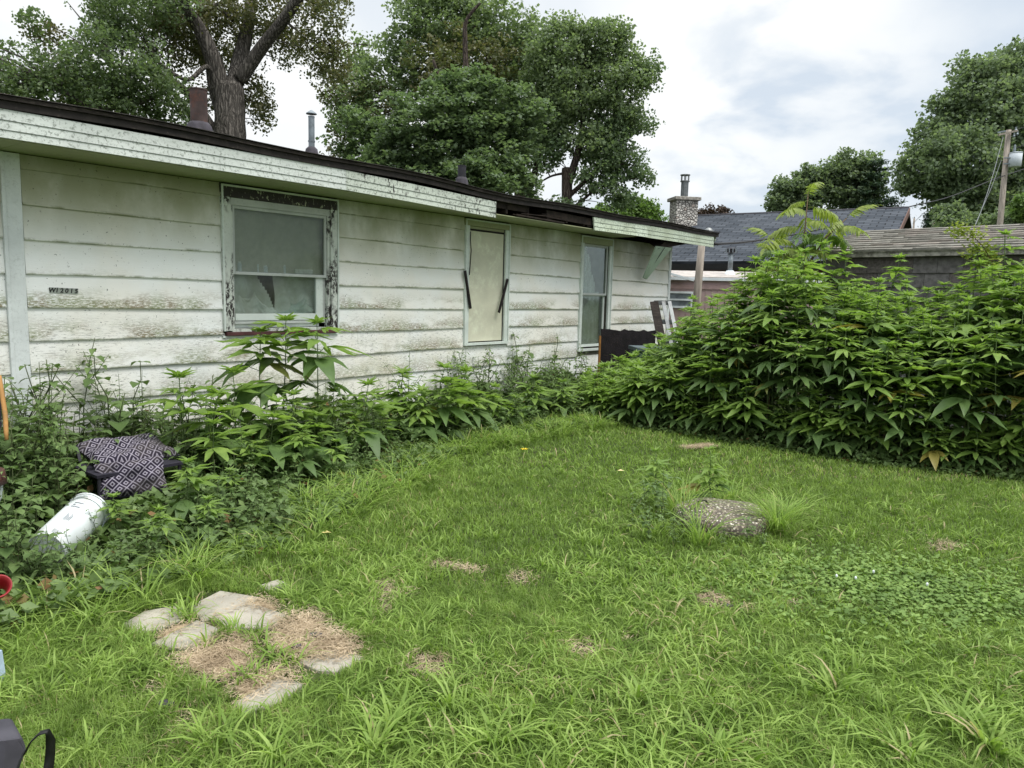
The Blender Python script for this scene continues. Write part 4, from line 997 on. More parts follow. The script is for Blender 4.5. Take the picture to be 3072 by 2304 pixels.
# straw
rng = np.random.default_rng(51); SX = []
for p in straw_poly:
    xs = [q.x for q in p]; ys = [q.y for q in p]; ar = (max(xs)-min(xs))*(max(ys)-min(ys)); k = int(ar*60000)+160
    X = rng.uniform(min(xs)-.1, max(xs)+.1, k); Y = rng.uniform(min(ys)-.1, max(ys)+.1, k); m_ = inpoly(X+rng.normal(0, .035, k), Y+rng.normal(0, .035, k), p); SX.append(np.stack([X[m_], Y[m_], rng.uniform(.016, .034, m_.sum())], 1))
k = 26000; Y = 1.8+rng.uniform(0, 1, k)**.8*6; X = rng.uniform(-1, 1, k)*(.78*Y+.5); nzz = vnoise(X, Y, 2.2, 9); a, b = lawn_mask(X, Y); m_ = ((nzz > .6) | inpoly(X, Y, PATCH)) & (a > 0) & (b > 0); SX.append(np.stack([X[m_], Y[m_], np.full(m_.sum(), .012)], 1))
S = np.concatenate(SX); L = rng.uniform(.02, .06, len(S)); V, Q = rot_leaves(S, L, np.full(len(S), .0032), rng, .22)
tag(link('dry_straw', npmesh('dry_straw', V, Q, None, M['straw'], {'rnd': np.repeat(rng.uniform(0, 1, len(S)), 4)})), 'dry tan grass clippings matted over the pavers and bare spots', 'straw', kind='stuff')
# soil + straw sheets under the patches
M['thatch'] = plain('matted_thatch', (.36, .275, .18), .95, var=.4, vsc=40, bsc=120, bst=.8)
for i, p in enumerate(straw_poly[:5]):
    c = sum((Vector(q) for q in p), Vector((0, 0, 0)))/len(p)
    q2 = []
    for j_ in range(len(p)):
        A_ = Vector(p[j_]); B_ = Vector(p[(j_+1) % len(p)])
        for t_ in (0, .25, .5, .75): v_ = A_.lerp(B_, t_); q2.append(c+(v_-c)*random.uniform(.66, .98))
    tag(MB().poly_slab([(q.x, q.y) for q in q2], .0, .006+.0012*i).build('thatch_patch', M['thatch']), kind='structure')
# clover
k = 4800; X = clover_c.x+rng.normal(0, .5, k); Y = clover_c.y+rng.normal(0, .30, k); Z = rng.uniform(.02, .065, k)
C3 = np.stack([X, Y, Z], 1); L = rng.uniform(.018, .032, k)
V, Q = rot_leaves(C3, L, L, rng, .3)
tag(link('clover_patch', npmesh('clover_patch', V, Q, None, M['clover'], {'rnd': np.repeat(rng.uniform(0, 1, k), 4)})), 'patch of small round clover leaves in the lawn right of the lid', 'clover', kind='stuff')
for i in range(4):
    g = gnd(random.uniform(2480, 2780), random.uniform(1740, 1850))
    t = empty('clover_flower', (g.x, g.y, 0), 0, 'small white clover blossom in the clover patch', 'flower', 'clover blossoms'); MB().tube([(0, 0, 0), (0, 0, .07)], .0012, 4).build('stem', M['weed_stem'], t); MB().tube([(0, 0, .066), (0, 0, .072), (0, 0, .08), (0, 0, .086)], [.002, .0065, .0065, .002], 8).build('blossom', M['white_metal'], t)

# ------------------------------------------------------------ pavers, lid
slabs = [[sum((Vector(q) for q in p), Vector((0, 0, 0)))/len(p)*(-.08)+Vector(q)*1.08 for q in p] for p in slabs]
SL = ['leftmost pale concrete paver, at the edge of the undergrowth', 'back paver of the patch with straw along its right side', 'cleanest pale paver in the middle of the patch', 'straw-littered paver in front of the leftmost one', 'paver half buried in straw at the right of the patch', 'nearest paver, with dark grass blades in front', 'small paver corner showing through the grass behind the others']
for i, p in enumerate(slabs):
    o = MB().poly_slab([(q.x, q.y) for q in p], -.02, .010+.0012*i).build('paver', M['concrete']); bevel(o, .006); tag(o, SL[i], 'paver', 'pavers sunk in the lawn')
def agg_material():
    m, n = newmat('exposed_aggregate'); P = n.coord(); v = n.voro(P, 55, 'F1', 'Color'); r_, g_, b_ = n.sep(v); dd = n.voro(P, 55)
    c = n.mix(r_, (.1, .08, .065), (.42, .36, .28)); c = n.mix(n.ramp(g_, .8, .9), c, (.6, .56, .48)); c = n.mix(n.ramp(dd, .3, .55), c, (.1, .085, .07))
    c = n.mix(n.mul(n.ramp(n.noise(P, 5, 4), .55, .7), .5), c, (.1, .11, .06))
    n.out(n.bsdf(c, .9, .2, 0, n.bump(dd, -.9, .02))); return m
M['agg'] = agg_material()
lid = empty('septic_lid', (LID.x, LID.y, 0), .2, 'round pebbly concrete well lid standing above the lawn', 'lid')
ring = MB(); rs = [(0.0, .335), (.05, .34), (.085, .335), (.105, .31), (.118, .2), (.13, .0)]
V = []; F = []; kk = 40
for (zz_, rad_) in rs[:-1]:
    for j in range(kk): 
        t = 2*math.pi*j/kk; jr = rad_*(1+.02*math.sin(3*t)+.012*math.sin(11*t+zz_*40)); V.append((jr*math.cos(t), jr*math.sin(t), zz_+.006*math.sin(5*t)))
V.append((0, 0, .128))
for i in range(len(rs)-2):
    for j in range(kk): F.append((i*kk+j, i*kk+(j+1) % kk, (i+1)*kk+(j+1) % kk, (i+1)*kk+j))
for j in range(kk): F.append(((len(rs)-2)*kk+j, (len(rs)-2)*kk+(j+1) % kk, len(V)-1))
MB().add(V, F).build('lid_slab', M['agg'], lid, True)
MB().tube([(0, 0, -.02), (0, 0, .03)], .30, 30).build('riser', M['concrete'], lid)
MB().tube([(-.16, .06, .11), (-.16, .06, .15), (-.1, .07, .155), (-.07, .07, .115)], .008, 6).build('lifting_ring', M['black_strip'], lid)
def tuft_thing(px, py, nb_, hs, ws, spread, bend, seed, label, mat='crab', z=0):
    g = gnd(px, py); V, Q, T, rn = tufts([(0, 0, 0)], nb_, hs, ws, spread, bend, seed, M[mat])
    o = link('grass_tuft', npmesh('grass_tuft', V, Q, T, M[mat], {'rnd': rn})); o.location = (g.x, g.y, 0); tag(o, label, 'grass')
tuft_thing(2330, 1600, 260, (.2, .42), (.004, .008), .06, (.5, 1.3), 1, 'dense bright tuft of long grass at the right of the concrete lid')
tuft_thing(2375, 1560, 90, (.2, .4), (.004, .008), .05, (.7, 1.5), 2, 'loose arching grass tuft behind right of the concrete lid')
tuft_thing(2040, 1560, 120, (.25, .5), (.004, .009), .07, (.5, 1.4), 3, 'long arching grass tuft at the left of the concrete lid')
tuft_thing(2095, 1640, 70, (.15, .42), (.005, .01), .04, (.4, 1.3), 4, 'yellow green tuft in front of the concrete lid')
tuft_thing(2180, 1510, 60, (.15, .35), (.004, .008), .07, (.6, 1.5), 5, 'thin grass tuft behind the concrete lid')
tuft_thing(1960, 1610, 60, (.1, .28), (.005, .009), .08, (.6, 1.4), 6, 'low grass tuft in the weeds left of the lid')
for i, (px, py, s_) in enumerate(((1940, 1575, .75), (1990, 1600, .7), (2045, 1610, .65), (1985, 1560, .8), (1900, 1590, .6), (2240, 1635, .45), (2170, 1640, .4), (2290, 1645, .4), (2025, 1640, .5), (1945, 1625, .5), (2080, 1620, .45))):
    g = gnd(px, py); weed(random.choice(WV[3:]+WB[:1]), (g.x, g.y, 0), s_, 'dark leafy weed growing round the left and front of the concrete lid', 'weeds around the lid')
# coarse grass clumps in the very foreground
for i, (px, py, nb_) in enumerate(((1120, 2260, 60), (1180, 2190, 30), (620, 2250, 34), (2150, 2280, 40), (1480, 2240, 40), (2880, 2200, 46), (2500, 2090, 40), (2960, 2260, 50), (830, 2290, 30), (1900, 2120, 30), (1350, 2130, 24), (2700, 2280, 36))):
    tuft_thing(px, py, nb_, (.09, .2), (.009, .016), .05, (.5, 1.3), 70+i, 'wide bladed bright grass clump, ' + ['below the pavers to the right', 'just behind the largest near clump', 'below the pavers', 'at the bottom border right of centre', 'at the bottom border near the centre', 'in the lower right part', 'in the right half at mid foreground', 'in the lower right corner', 'at the bottom border below the pavers', 'right of centre in the foreground', 'centre left of the foreground', 'at the bottom border right of the others'][i])
# yellow bits
for (px, py, c_, lab) in ((1573, 1349, (.75, .55, .03), 'small yellow blossom at the edge of the undergrowth'), (1862, 1412, (.7, .6, .3), 'pale yellow fallen leaf in the far lawn'), (978, 1598, (.6, .5, .2), 'yellowed leaf at the undergrowth edge below the cluster')):
    mt = plain('petal', c_, .7); g = gnd(px, py, .06); t = empty('flower' if c_[0] == .75 else 'fallen_leaf', g, 0, lab, 'flower' if c_[0] == .75 else 'leaf')
    if c_[0] == .75:
        for k in range(6): a = k*1.05; MB().add([(0, 0, 0), (.03*math.cos(a-.3), .03*math.sin(a-.3), .012), (.045*math.cos(a), .045*math.sin(a), .008), (.03*math.cos(a+.3), .03*math.sin(a+.3), .012)], [(0, 1, 2, 3)]).build('petal', mt, t)
    else: MB().add([(-.03, 0, 0), (0, -.02, .006), (.035, 0, .002), (0, .02, .008)], [(0, 1, 2), (0, 2, 3)]).build('blade', mt, t)
for (px, py, lab) in ((887, 1935, 'dark flat chip lying on the straw of the patch'), (950, 1900, 'dark stone flake at the right rim of the straw'), (500, 2105, 'dark slate flake left below the pavers'), (2185, 1815, 'dark flat stone in the bare spot of the far lawn')):
    g = gnd(px, py, .03); k = 9; o = MB().poly_slab([(g.x+(.018+.02*random.random())*math.cos(i*.7), g.y+(.014+.014*random.random())*math.sin(i*.7)) for i in range(k)], .02, .03).build('stone_chip', M['flash']); tag(o, lab, 'stone')
#SPLIT
# ------------------------------------------------------------ patterned cushions on a low seat
def pattern_material():
    m, n = newmat('diamond_woven_fabric'); u, v, _ = n.sep(n.coord('UV'))
    def tri(a): return n.math('PINGPONG', a, .5)
    a = n.math('ADD', tri(n.math('MULTIPLY', u, 1.)), tri(n.math('MULTIPLY', v, 1.)))
    st = n.math('PINGPONG', n.math('MULTIPLY', a, 3.0), .5)
    f_ = n.ramp(st, .30, .36)
    c = n.mix(f_, (.018, .015, .026), (.24, .22, .26)); c = n.mix(n.mul(n.ramp(n.noise(n.coord(), 6, 5), .45, .7), .5), c, (.07, .06, .05)); n.out(n.bsdf(c, .9, .15, 0, n.bump(n.noise(n.coord(), 250, 2), .3, .002))); return m
M['pattern'] = pattern_material(); M['navy'] = plain('dark_navy_fabric', (.02, .018, .028), .9)
def cushion(name, label, center, sx, sy, sz, rz, rx, ry, reps, seed):
    t = empty(name, center, rz, label, 'cushion'); t.rotation_euler = (rx, ry, rz)
    nx, ny = 30, 22; V = []; F = []; UV = []; rr = random.Random(seed); p1, p2, p3 = [rr.uniform(0, 6) for _ in range(3)]
    for side in (1, -1):
        for j in range(ny+1):
            for i in range(nx+1):
                s = 2*i/nx-1; q = 2*j/ny-1; e = max(0, (1-s**4)*(1-q**4))**.45
                w_ = 1+.06*e; V.append((s*sx/2*(.93+.07*abs(q)), q*sy/2*(.93+.07*abs(s)), side*sz/2*e+.014*math.sin(s*4+p1+q*3)*e+.01*math.sin(q*7+p2-s*5)*e)); UV.append((i/nx*reps[0], j/ny*reps[1]))
    o_ = (nx+1)*(ny+1)
    for j in range(ny):
        for i in range(nx):
            a = j*(nx+1)+i; F.append((a, a+1, a+nx+2, a+nx+1)); a += o_; F.append((a, a+nx+1, a+nx+2, a+1))
    me = bpy.data.meshes.new('cover'); me.from_pydata(V, [], F); me.update(); ul = me.uv_layers.new(name='UVMap')
    for l in me.loops: ul.data[l.index].uv = UV[l.vertex_index]
    me.polygons.foreach_set('use_smooth', [True]*len(me.polygons)); me.materials.append(M['pattern']); link('cover', me, t)
    mb = MB(); mb.tube([(-sx/2*.97, -sy/2*.985, 0), (sx/2*.97, -sy/2*.985, 0)], .006, 6); mb.build('piping', M['navy'], t); return t
ch = pt(365, 1375, 5.35)
cushion('back_cushion', 'upper dark cushion with pale nested diamonds leaning on the white wall', pt(382, 1352, 5.55), .60, .42, .12, HR+.02, R(14), 0, (7.0, 4.2), 1)
cushion('seat_cushion', 'lower dark cushion with pale nested squares, sagging over the low seat', pt(395, 1432, 5.2), .44, .26, .10, HR-.32, R(62), R(-3), (5.0, 3.0), 2)
bs = pt(385, 1425, 5.4); bs.z = 0
bench = empty('low_chair', bs, HR, 'low dark chair frame under the patterned cushions, lost in weeds', 'chair')
bh = .30
for (a, b) in ((-.28, -.2), (.28, -.2), (-.28, .2), (.28, .2)): MB().tube([(a, b, 0), (a, b, bh)], .014, 8).build('leg', M['black_pipe'], bench)
MB().box(-.3, .3, -.22, .22, bh, bh+.02).build('seat', M['navy'], bench)
MB().beam((-.24, .2, bh), (-.24, .26, bh+.14), .02, .02, (1, 0, 0)).build('back_post', M['black_pipe'], bench); MB().beam((.24, .2, bh), (.24, .26, bh+.14), .02, .02, (1, 0, 0)).build('back_post', M['black_pipe'], bench)
# ------------------------------------------------------------ white bucket lying on its side
A = pt(140, 1665, 4.2); B = pt(262, 1545, 4.6); A.z = max(A.z, .11); B.z = max(B.z, .2)
bk = empty('plastic_bucket', A, 0, 'white plastic tub lying tilted in the weeds, open end towards the wall, black print', 'bucket')
ax = (B-A).normalized(); LB = (B-A).length*1.08
bk.rotation_mode = 'QUATERNION'; bk.rotation_quaternion = ax.to_track_quat('Z', 'Y')
M['white_plastic'] = plain('white_plastic', (.6, .64, .64), .4, .5, var=.08, dirt=(.3, .3, .24), dsc=9, dlo=.52, bst=.02)
M['faded_print'] = plain('faded_print', (.25, .26, .28), .6)
r0, r1 = .105, .12
MB().tube([(0, 0, 0), (0, 0, .004), (0, 0, LB)], [r0*.96, r0, r1], 40, False).build('wall', M['white_plastic'], bk, True)
MB().tube([(0, 0, .006), (0, 0, .01)], r0*.98, 40).build('base', M['white_plastic'], bk)
for zc_ in (LB-.012, LB-.06): MB().tube([(0, 0, zc_-.006), (0, 0, zc_+.006)], r1*1.04, 40, False).build('rim', M['white_plastic'], bk, True)
hp = []
Q = bk.rotation_quaternion.inverted(); cd = Q @ (EYEP-A); ca0 = math.atan2(cd.y, cd.x)
for i in range(9):
    t = ca0+2.0-i*.16; hp.append((r1*1.1*math.cos(t), r1*1.1*math.sin(t), LB-.06-.05*math.sin(i/8*3.14)))
MB().tube(hp, .004, 6).build('handle', M['galv'], bk)
def curved_patch(mb, th0, th1, z0, z1, rr_):
    k = 6; vs = []; 
    for i in range(k+1):
        t = th0+(th1-th0)*i/k; vs += [(rr_*math.cos(t), rr_*math.sin(t), z0), (rr_*math.cos(t), rr_*math.sin(t), z1)]
    mb.add(vs, [(2*i, 2*i+2, 2*i+3, 2*i+1) for i in range(k)])
mb = MB(); 
for i in range(5): curved_patch(mb, ca0-.65+i*.07, ca0-.62+i*.07, .15, .22-.015*(i % 3), r0+.0125)
for i in range(3): curved_patch(mb, ca0-.9, ca0-.8-.3*(i % 2)+.35, .29+i*.022, .298+i*.022, r0+.0150)
mb.build('printed_marks', M['faded_print'], bk)
mb = MB()
for i in range(8): curved_patch(mb, ca0-.55+i*.055, ca0-.53+i*.055, .02, .06, r0+.005)
mb.build('barcode', M['faded_print'], bk)
# ------------------------------------------------------------ left border things
M['red'] = plain('red_plastic', (.25, .016, .02), .45, .4, var=.1, bst=.02); M['orange'] = plain('orange_weathered_wood', (.36, .19, .06), .8, dirt=(.2, .13, .07), dsc=20, dlo=.5)
g = pt(-4, 1765, 3.45); t = empty('red_funnel', (g.x, g.y, g.z), 0, 'red plastic funnel-shaped cup lying at the left border', 'cup')
qd = Vector((.35, -.6, .55)).to_track_quat('Z', 'Y'); t.rotation_mode = 'QUATERNION'; t.rotation_quaternion = qd; t.scale = (.72,)*3
V = []; F = []; k = 28
for (zz_, rr_) in ((-.1, .035), (.0, .06), (.04, .078), (.04, .070), (-.0, .052), (-.1, .028)):
    for j in range(k): a = 6.2832*j/k; V.append((rr_*math.cos(a), rr_*math.sin(a), zz_))
for i in range(5):
    for j in range(k): F.append((i*k+j, i*k+(j+1) % k, (i+1)*k+(j+1) % k, (i+1)*k+j))
MB().add(V, F).build('cup_body', M['red'], t, True)
A = pt(-2, 1130, 4.6); B = pt(16, 1245, 4.55); B2 = pt(18, 1290, 4.5)
t = empty('barrow_handle', (A.x, A.y, 0), 0, 'worn orange wooden handle with a dark tray at the left border', 'wheelbarrow')
loc = lambda p: p-Vector((A.x, A.y, 0))
MB().tube([loc(pt(-40, 1110, 4.65)), loc(A), loc(B), loc(B2), loc(pt(20, 1320, 4.49))], [.010, .013, .014, .013, .010], 10).build('handle', M['orange'], t, True)
MB().hexa([loc(pt(-260, 1120, 4.8)), loc(pt(2, 1170, 4.75)), loc(pt(6, 1290, 4.7)), loc(pt(-260, 1330, 4.6)), loc(pt(-260, 1110, 5.0)), loc(pt(2, 1165, 4.95)), loc(pt(6, 1285, 4.9)), loc(pt(-260, 1320, 4.8))]).build('tray', M['navy'], t)
A = pt(0, 1445, 4.1); t = empty('brown_pot', (A.x-.14, A.y, A.z-.14), 0, 'brown and white rounded pot cut by the left border', 'pot')
MB().tube([(0, 0, -.03), (0, 0, .04), (0, 0, .12)], [.09, .125, .13], 24).build('bowl', M['white_plastic'], t, True); MB().tube([(0, 0, .121), (0, 0, .19)], [.155, .14], 24).build('rim', plain('brown_glaze', (.09, .035, .03), .5), t, True)
MB().tube([(0, 0, -.4), (0, 0, -.031)], [.05, .05], 12).build('stand', M['black_pipe'], t)
A = pt(5, 1975, 3.0); g = gnd(0, 2045)
t = empty('storage_tote', (g.x-.1, g.y, 0), 0, 'pale blue grey plastic corner at the left border above the dark bag', 'tote')
MB().hexa([(-.3, -.03, 0), (.128, -.03, .0), (.128, .0, 0), (-.3, 0, 0), (-.3, 0, .16), (.095, 0, .12), (.095, .03, .12), (-.3, .03, .16)]).build('sheet', plain('blue_grey_plastic', (.33, .42, .5), .5), t)
# bag with strap at the bottom left
def bagmat():
    m, n = newmat('dark_grey_canvas'); P = n.coord(); c = n.mix(n.ramp(n.noise(P, 6, 4), .3, .7), (.035, .034, .042), (.065, .062, .075)); n.out(n.bsdf(c, .75, .3, 0, n.bump(n.noise(P, 500, 2), .3, .001))); return m
M['canvas'] = bagmat()
gb = gnd(60, 2330); t = empty('fabric_bag', (gb.x, gb.y, 0), 0, 'dark grey fabric bag with a black carrying loop in the bottom left corner', 'bag')
L_ = lambda px, py, d_: pt(px, py, d_)-Vector((gb.x, gb.y, 0))
P_ = [L_(-260, 2235, 1.95), L_(20, 2218, 1.98), L_(66, 2210, 2.0), L_(82, 2250, 2.02), L_(50, 2330, 2.0), L_(15, 2420, 1.95), L_(-260, 2460, 1.9)]
off = Vector((-.125, .14, -.03)); V = [tuple(p) for p in P_]+[tuple(p+off) for p in P_]
k = len(P_); F = [tuple(range(k-1, -1, -1)), tuple(range(k, 2*k))]+[(i, (i+1) % k, k+(i+1) % k, k+i) for i in range(k)]
bevel(MB().add(V, F).build('bag_body', M['canvas'], t), .012, 3)
mb = MB(); sp_ = [L_(74, 2262, 1.99), L_(92, 2226, 1.97), L_(118, 2200, 1.96), L_(142, 2193, 1.97), L_(152, 2214, 2.0), L_(151, 2260, 2.02), L_(146, 2304, 2.02), L_(140, 2380, 2.0)]
wv = ray(140, 2250).normalized(); V = []; F = []
for i, p in enumerate(sp_):
    tn = (sp_[min(i+1, 7)]-sp_[max(i-1, 0)]).normalized(); sd_ = (Vector((.55, -.05, .0))+wv*.75).normalized()*.016 if i > 3 else (wv*.9+Vector((.2, 0, .3))).normalized()*.016
    nn = tn.cross(sd_).normalized()*.0015
    V += [tuple(p-sd_-nn), tuple(p+sd_-nn), tuple(p+sd_+nn), tuple(p-sd_+nn)]
for i in range(7):
    a = i*4; F += [(a+j, a+(j+1) % 4, a+4+(j+1) % 4, a+4+j) for j in range(4)]
F += [(3, 2, 1, 0), (28, 29, 30, 31)]
MB().add(V, F).build('strap', M['ink'], t, True)

# ------------------------------------------------------------ far corner of the house: black panel, bin, ladder
M['charred'] = plain('charred_black_panel', (.014, .011, .013), .85, var=.5, dirt=(.07, .045, .03), dsc=30, dlo=.55, bst=1)
def ft(px, py, dep, name, label, cat): 
    P = pt(px, py, dep); return empty(name, (P.x, P.y, 0), HR, label, cat), P.z
t, zt = ft(1870, 990, 11.9, 'black_panel', 'ragged black panel standing by the tall narrow window with a rusty edge', 'panel')
V = [(-.36, 0, 0)]; top = [(-.36+.9*i/14, 0, zt+random.uniform(-.025, .02)) for i in range(15)]
base_ = [(-.36, 0, 0), (.54, 0, 0)]; P_ = base_+top[::-1]; k = len(P_)
V = P_+[(a, b+.04, c) for a, b, c in P_]; F = [tuple(range(k)), tuple(range(2*k-1, k-1, -1))]+[(i, k+i, k+(i+1) % k, (i+1) % k) for i in range(k)]
MB().add(V, F).build('sheet', M['charred'], t); MB().box(-.385, -.362, -.01, .05, 0, zt-.1).build('edge_strip', plain('rust_orange', (.3, .14, .04), .9), t)
t.rotation_euler = (0, 0, HR-.75)
for i in range(5): mb = MB().tube([(.1+.08*i, -.01, zt-.3), (.12+.08*i, -.015, zt-.75)], .012, 6); mb.build('rib', M['navy'], t)
t, zt = ft(1958, 1040, 11.6, 'storage_bin', 'grey blue plastic bin behind the weeds, right of the black panel', 'bin')
bevel(MB().hexa([(-.27, -.22, 0), (.27, -.22, 0), (.27, .22, 0), (-.27, .22, 0), (-.3, -.25, zt-.06), (.3, -.25, zt-.06), (.3, .25, zt-.06), (-.3, .25, zt-.06)]).build('body', plain('bin_blue_grey', (.06, .09, .105), .6), t), .02)
bevel(MB().box(-.32, .32, -.27, .27, zt-.06, zt).build('lid', plain('bin_lid_grey', (.1, .13, .14), .6), t), .01); t.rotation_euler = (0, 0, .1)
# ladder: two leaning halves
a0 = pt(1962, 905, 12.9); b0 = pt(1995, 1075, 12.5); a1_ = pt(2008, 905, 12.9); b1_ = pt(2045, 1080, 12.4)
t = empty('step_ladder', (a0.x, a0.y, 0), 0, 'folded aluminium step ladder leaning against the far corner of the house', 'ladder'); lo = lambda p: p-Vector((a0.x, a0.y, 0))
for (A, B, mt) in ((a0, b0, 'dark_wood'), (pt(1990, 905, 12.85), pt(2022, 1078, 12.45), 'alu'), (a1_, b1_, 'alu')): MB().beam(lo(A), lo(B), .06 if mt == 'alu' else .14, .03, (0, 1, 0)).build('rail', M[mt], t)
for i, f_ in enumerate((0.02, .36, .7)): MB().beam(lo(a0.lerp(b0, f_))+Vector((0, .02, 0)), lo(a1_.lerp(b1_, f_))+Vector((0, .02, 0)), .08, .02, (0, 1, 0)).build('tread', M['alu'], t)

# ------------------------------------------------------------ dark shed with grey shingle roof
SA = Vector((4.61, 11.16, 0)); SDv = Vector((.693, -.721, 0)).normalized(); SNv = Vector((-SDv.y, SDv.x, 0))   # SNv points away from the camera
if SNv.y < 0: SNv = -SNv
ZE = 2.30; SLen = 4.6
srz = math.atan2(SDv.y, SDv.x)
shed = empty('garden_shed', SA, srz, 'low dark shingle-sided shed with weathered grey roof behind the ragweed hedge', 'shed')
M['shed_wall'] = plain('shed_wall_shingle', (.16, .15, .145), .95, var=.35, vsc=14, bsc=150, bst=.6, dirt=(.13, .12, .115), dsc=50, dlo=.5)
M['shed_wall2'] = plain('shed_wall_shingle_brown', (.14, .122, .115), .95, var=.3, vsc=30, bsc=150, bst=.6, dirt=(.05, .045, .045), dsc=6, dlo=.5)
M['shed_roof'] = plain('shed_roof_shingle', (.2, .19, .165), .95, var=.25, vsc=9, bsc=120, bst=.6, dirt=(.14, .13, .1), dsc=20, dlo=.52)
M['shed_roof2'] = plain('shed_roof_shingle_rosy', (.225, .2, .175), .95, var=.25, vsc=9, bsc=120, bst=.6, dirt=(.2, .19, .15), dsc=20, dlo=.5)
M['shed_trim'] = plain('shed_eave_board', (.33, .31, .27), .9, var=.4, vsc=15, dirt=(.09, .08, .07), dsc=12, dlo=.45)
M['shed_low'] = plain('shed_lower_boards', (.33, .34, .31), .8, dirt=(.12, .13, .1), dsc=14)
mb = MB(); mb.hexa([(0, .02, 0), (SLen, .02, 0), (SLen, 3.0, 0), (0, 3.0, 0), (0, .02, ZE-.02), (SLen, .02, ZE-.02), (SLen, 3.0, ZE-.02), (0, 3.0, ZE-.02)]); mb.add([(0, .02, ZE-.02), (0, 3, ZE-.02), (0, 1.5, ZE+.36)], [(0, 2, 1)]); mb.build('wall', M['shed_wall'], shed)
rs_ = .195
for r_i in range(7):
    zt = ZE-.07-r_i*rs_; zb = zt-rs_; x_ = -.02-.15*(r_i % 2); 
    if zb < .85: break
    while x_ < SLen:
        wd = .305; a = max(x_, -.02); b = min(x_+wd-.004, SLen)
        dz = random.uniform(-.003, .003)
        MB().hexa([(a, -.014, zb+dz), (b, -.014, zb+dz), (b, .019, zb+dz), (a, .019, zb+dz), (a, .004, zt+.01), (b, .004, zt+.01), (b, .019, zt+.01), (a, .019, zt+.01)]).build('wall_shingle', M['shed_wall'] if random.random() < .65 else M['shed_wall2'], shed)
        x_ += wd
for i in range(5): MB().hexa([(0, -.02, .85-.17*(i+1)), (SLen, -.02, .85-.17*(i+1)), (SLen, .018, .85-.17*(i+1)), (0, .018, .85-.17*(i+1)), (0, .0, .86-.17*i), (SLen, .0, .86-.17*i), (SLen, .018, .86-.17*i), (0, .018, .86-.17*i)]).build('lower_board', M['shed_low'], shed)
MB().box(-.03, SLen, -.11, -.085, ZE-.045, ZE+.025).build('eave_board', M['shed_trim'], shed)
MB().box(-.03, SLen, -.084, .019, ZE-.045, ZE-.03).build('soffit', M['shed_trim'], shed)
RZ0, RZ1, RD = ZE+.035, ZE+.46, 1.45; nr = 10
MB().hexa([(-.1, -.13, RZ0-.015), (SLen+.1, -.13, RZ0-.015), (SLen+.1, RD, RZ1-.015), (-.1, RD, RZ1-.015), (-.1, -.13, RZ0), (SLen+.1, -.13, RZ0), (SLen+.1, RD, RZ1), (-.1, RD, RZ1)]).build('roof', M['shed_trim'], shed)
sl_ = (RZ1-RZ0)/(RD+.13)
for r_i in range(nr):
    y0_ = -.14+(RD+.13)*r_i/nr; y1_ = y0_+(RD+.13)/nr*1.3; x_ = -.12-.15*random.random()
    while x_ < SLen+.1:
        wd = random.choice((.16, .2, .3, .3)); a = max(x_, -.12); b = min(x_+wd-.003, SLen+.12); j = random.uniform(-.006, .006); lf = .016+random.uniform(0, .014)
        if b > a+.01:
            z0_ = RZ0+sl_*(y0_+.13); z1_ = RZ0+sl_*(y1_+.13)
            MB().hexa([(a, y0_+j, z0_+.001), (b, y0_+j, z0_+.001), (b, y1_, z1_+.001), (a, y1_, z1_+.001), (a, y0_+j, z0_+.007+lf), (b, y0_+j, z0_+.007+lf), (b, y1_, z1_+.004), (a, y1_, z1_+.004)]).build('roof_shingle', M['shed_roof'] if random.random() < .75 else M['shed_roof2'], shed)
        x_ += wd
MB().hexa([(-.1, RD+.01, RZ1-.02), (SLen+.1, RD+.01, RZ1-.02), (SLen+.1, 3.15, ZE), (-.1, 3.15, ZE), (-.1, RD+.01, RZ1+.01), (SLen+.1, RD+.01, RZ1+.01), (SLen+.1, 3.15, ZE+.02), (-.1, 3.15, ZE+.02)]).build('back_roof', M['shed_trim'], shed)

# ------------------------------------------------------------ neighbour house with dark roof and stone chimney
def shingle_mat(name, c1, c2, sx, sy):
    m, n = newmat(name); uvn = n.coord('UV'); b = n.new('ShaderNodeTexBrick'); n.put(b.inputs['Vector'], uvn); b.inputs['Scale'].default_value = 1
    b.inputs['Color1'].default_value = (*c1, 1); b.inputs['Color2'].default_value = (*c2, 1); b.inputs['Mortar'].default_value = tuple(v*.2 for v in c1)+(1,)
    b.inputs['Mortar Size'].default_value = .02; b.inputs['Brick Width'].default_value = sx; b.inputs['Row Height'].default_value = sy; b.inputs['Bias'].default_value = 0
    c = n.mix(n.ramp(n.noise(n.coord(), 1.2, 4), .3, .7, 0, .35), b.outputs[0], (.075, .085, .1)); n.out(n.bsdf(c, .9, .2, 0, n.bump(b.outputs['Fac'], -.6, .03))); return m
M['dark_roof'] = shingle_mat('dark_architectural_shingles', (.026, .033, .043), (.075, .085, .10), .45, .2)
M['brown_wall'] = plain('brown_cladding', (.13, .075, .06), .85, var=.15)
M['stone'] = None
def stone_material():
    m, n = newmat('rounded_rubble_stone'); P = n.coord(); P2 = n.scale(P, (1, 1, 1.15)); v = n.voro(P2, 9, 'F1', 'Color'); e = n.voro(P2, 9, 'DISTANCE_TO_EDGE'); r_, g_, b_ = n.sep(v)
    c = n.mix(r_, (.36, .34, .31), (.7, .67, .61)); c = n.mix(n.ramp(g_, .9, .95), c, (.4, .34, .3)); c = n.mix(n.ramp(e, .1, .03), c, (.1, .09, .085)); n.out(n.bsdf(c, .9, .2, 0, n.bump(n.ramp(e, 0, .2), .8, .05))); return m
M['stone'] = stone_material()
RLp = pt(2046.6, 649, 30); RRp = pt(2728, 619, 25.6); RRp.z = RLp.z
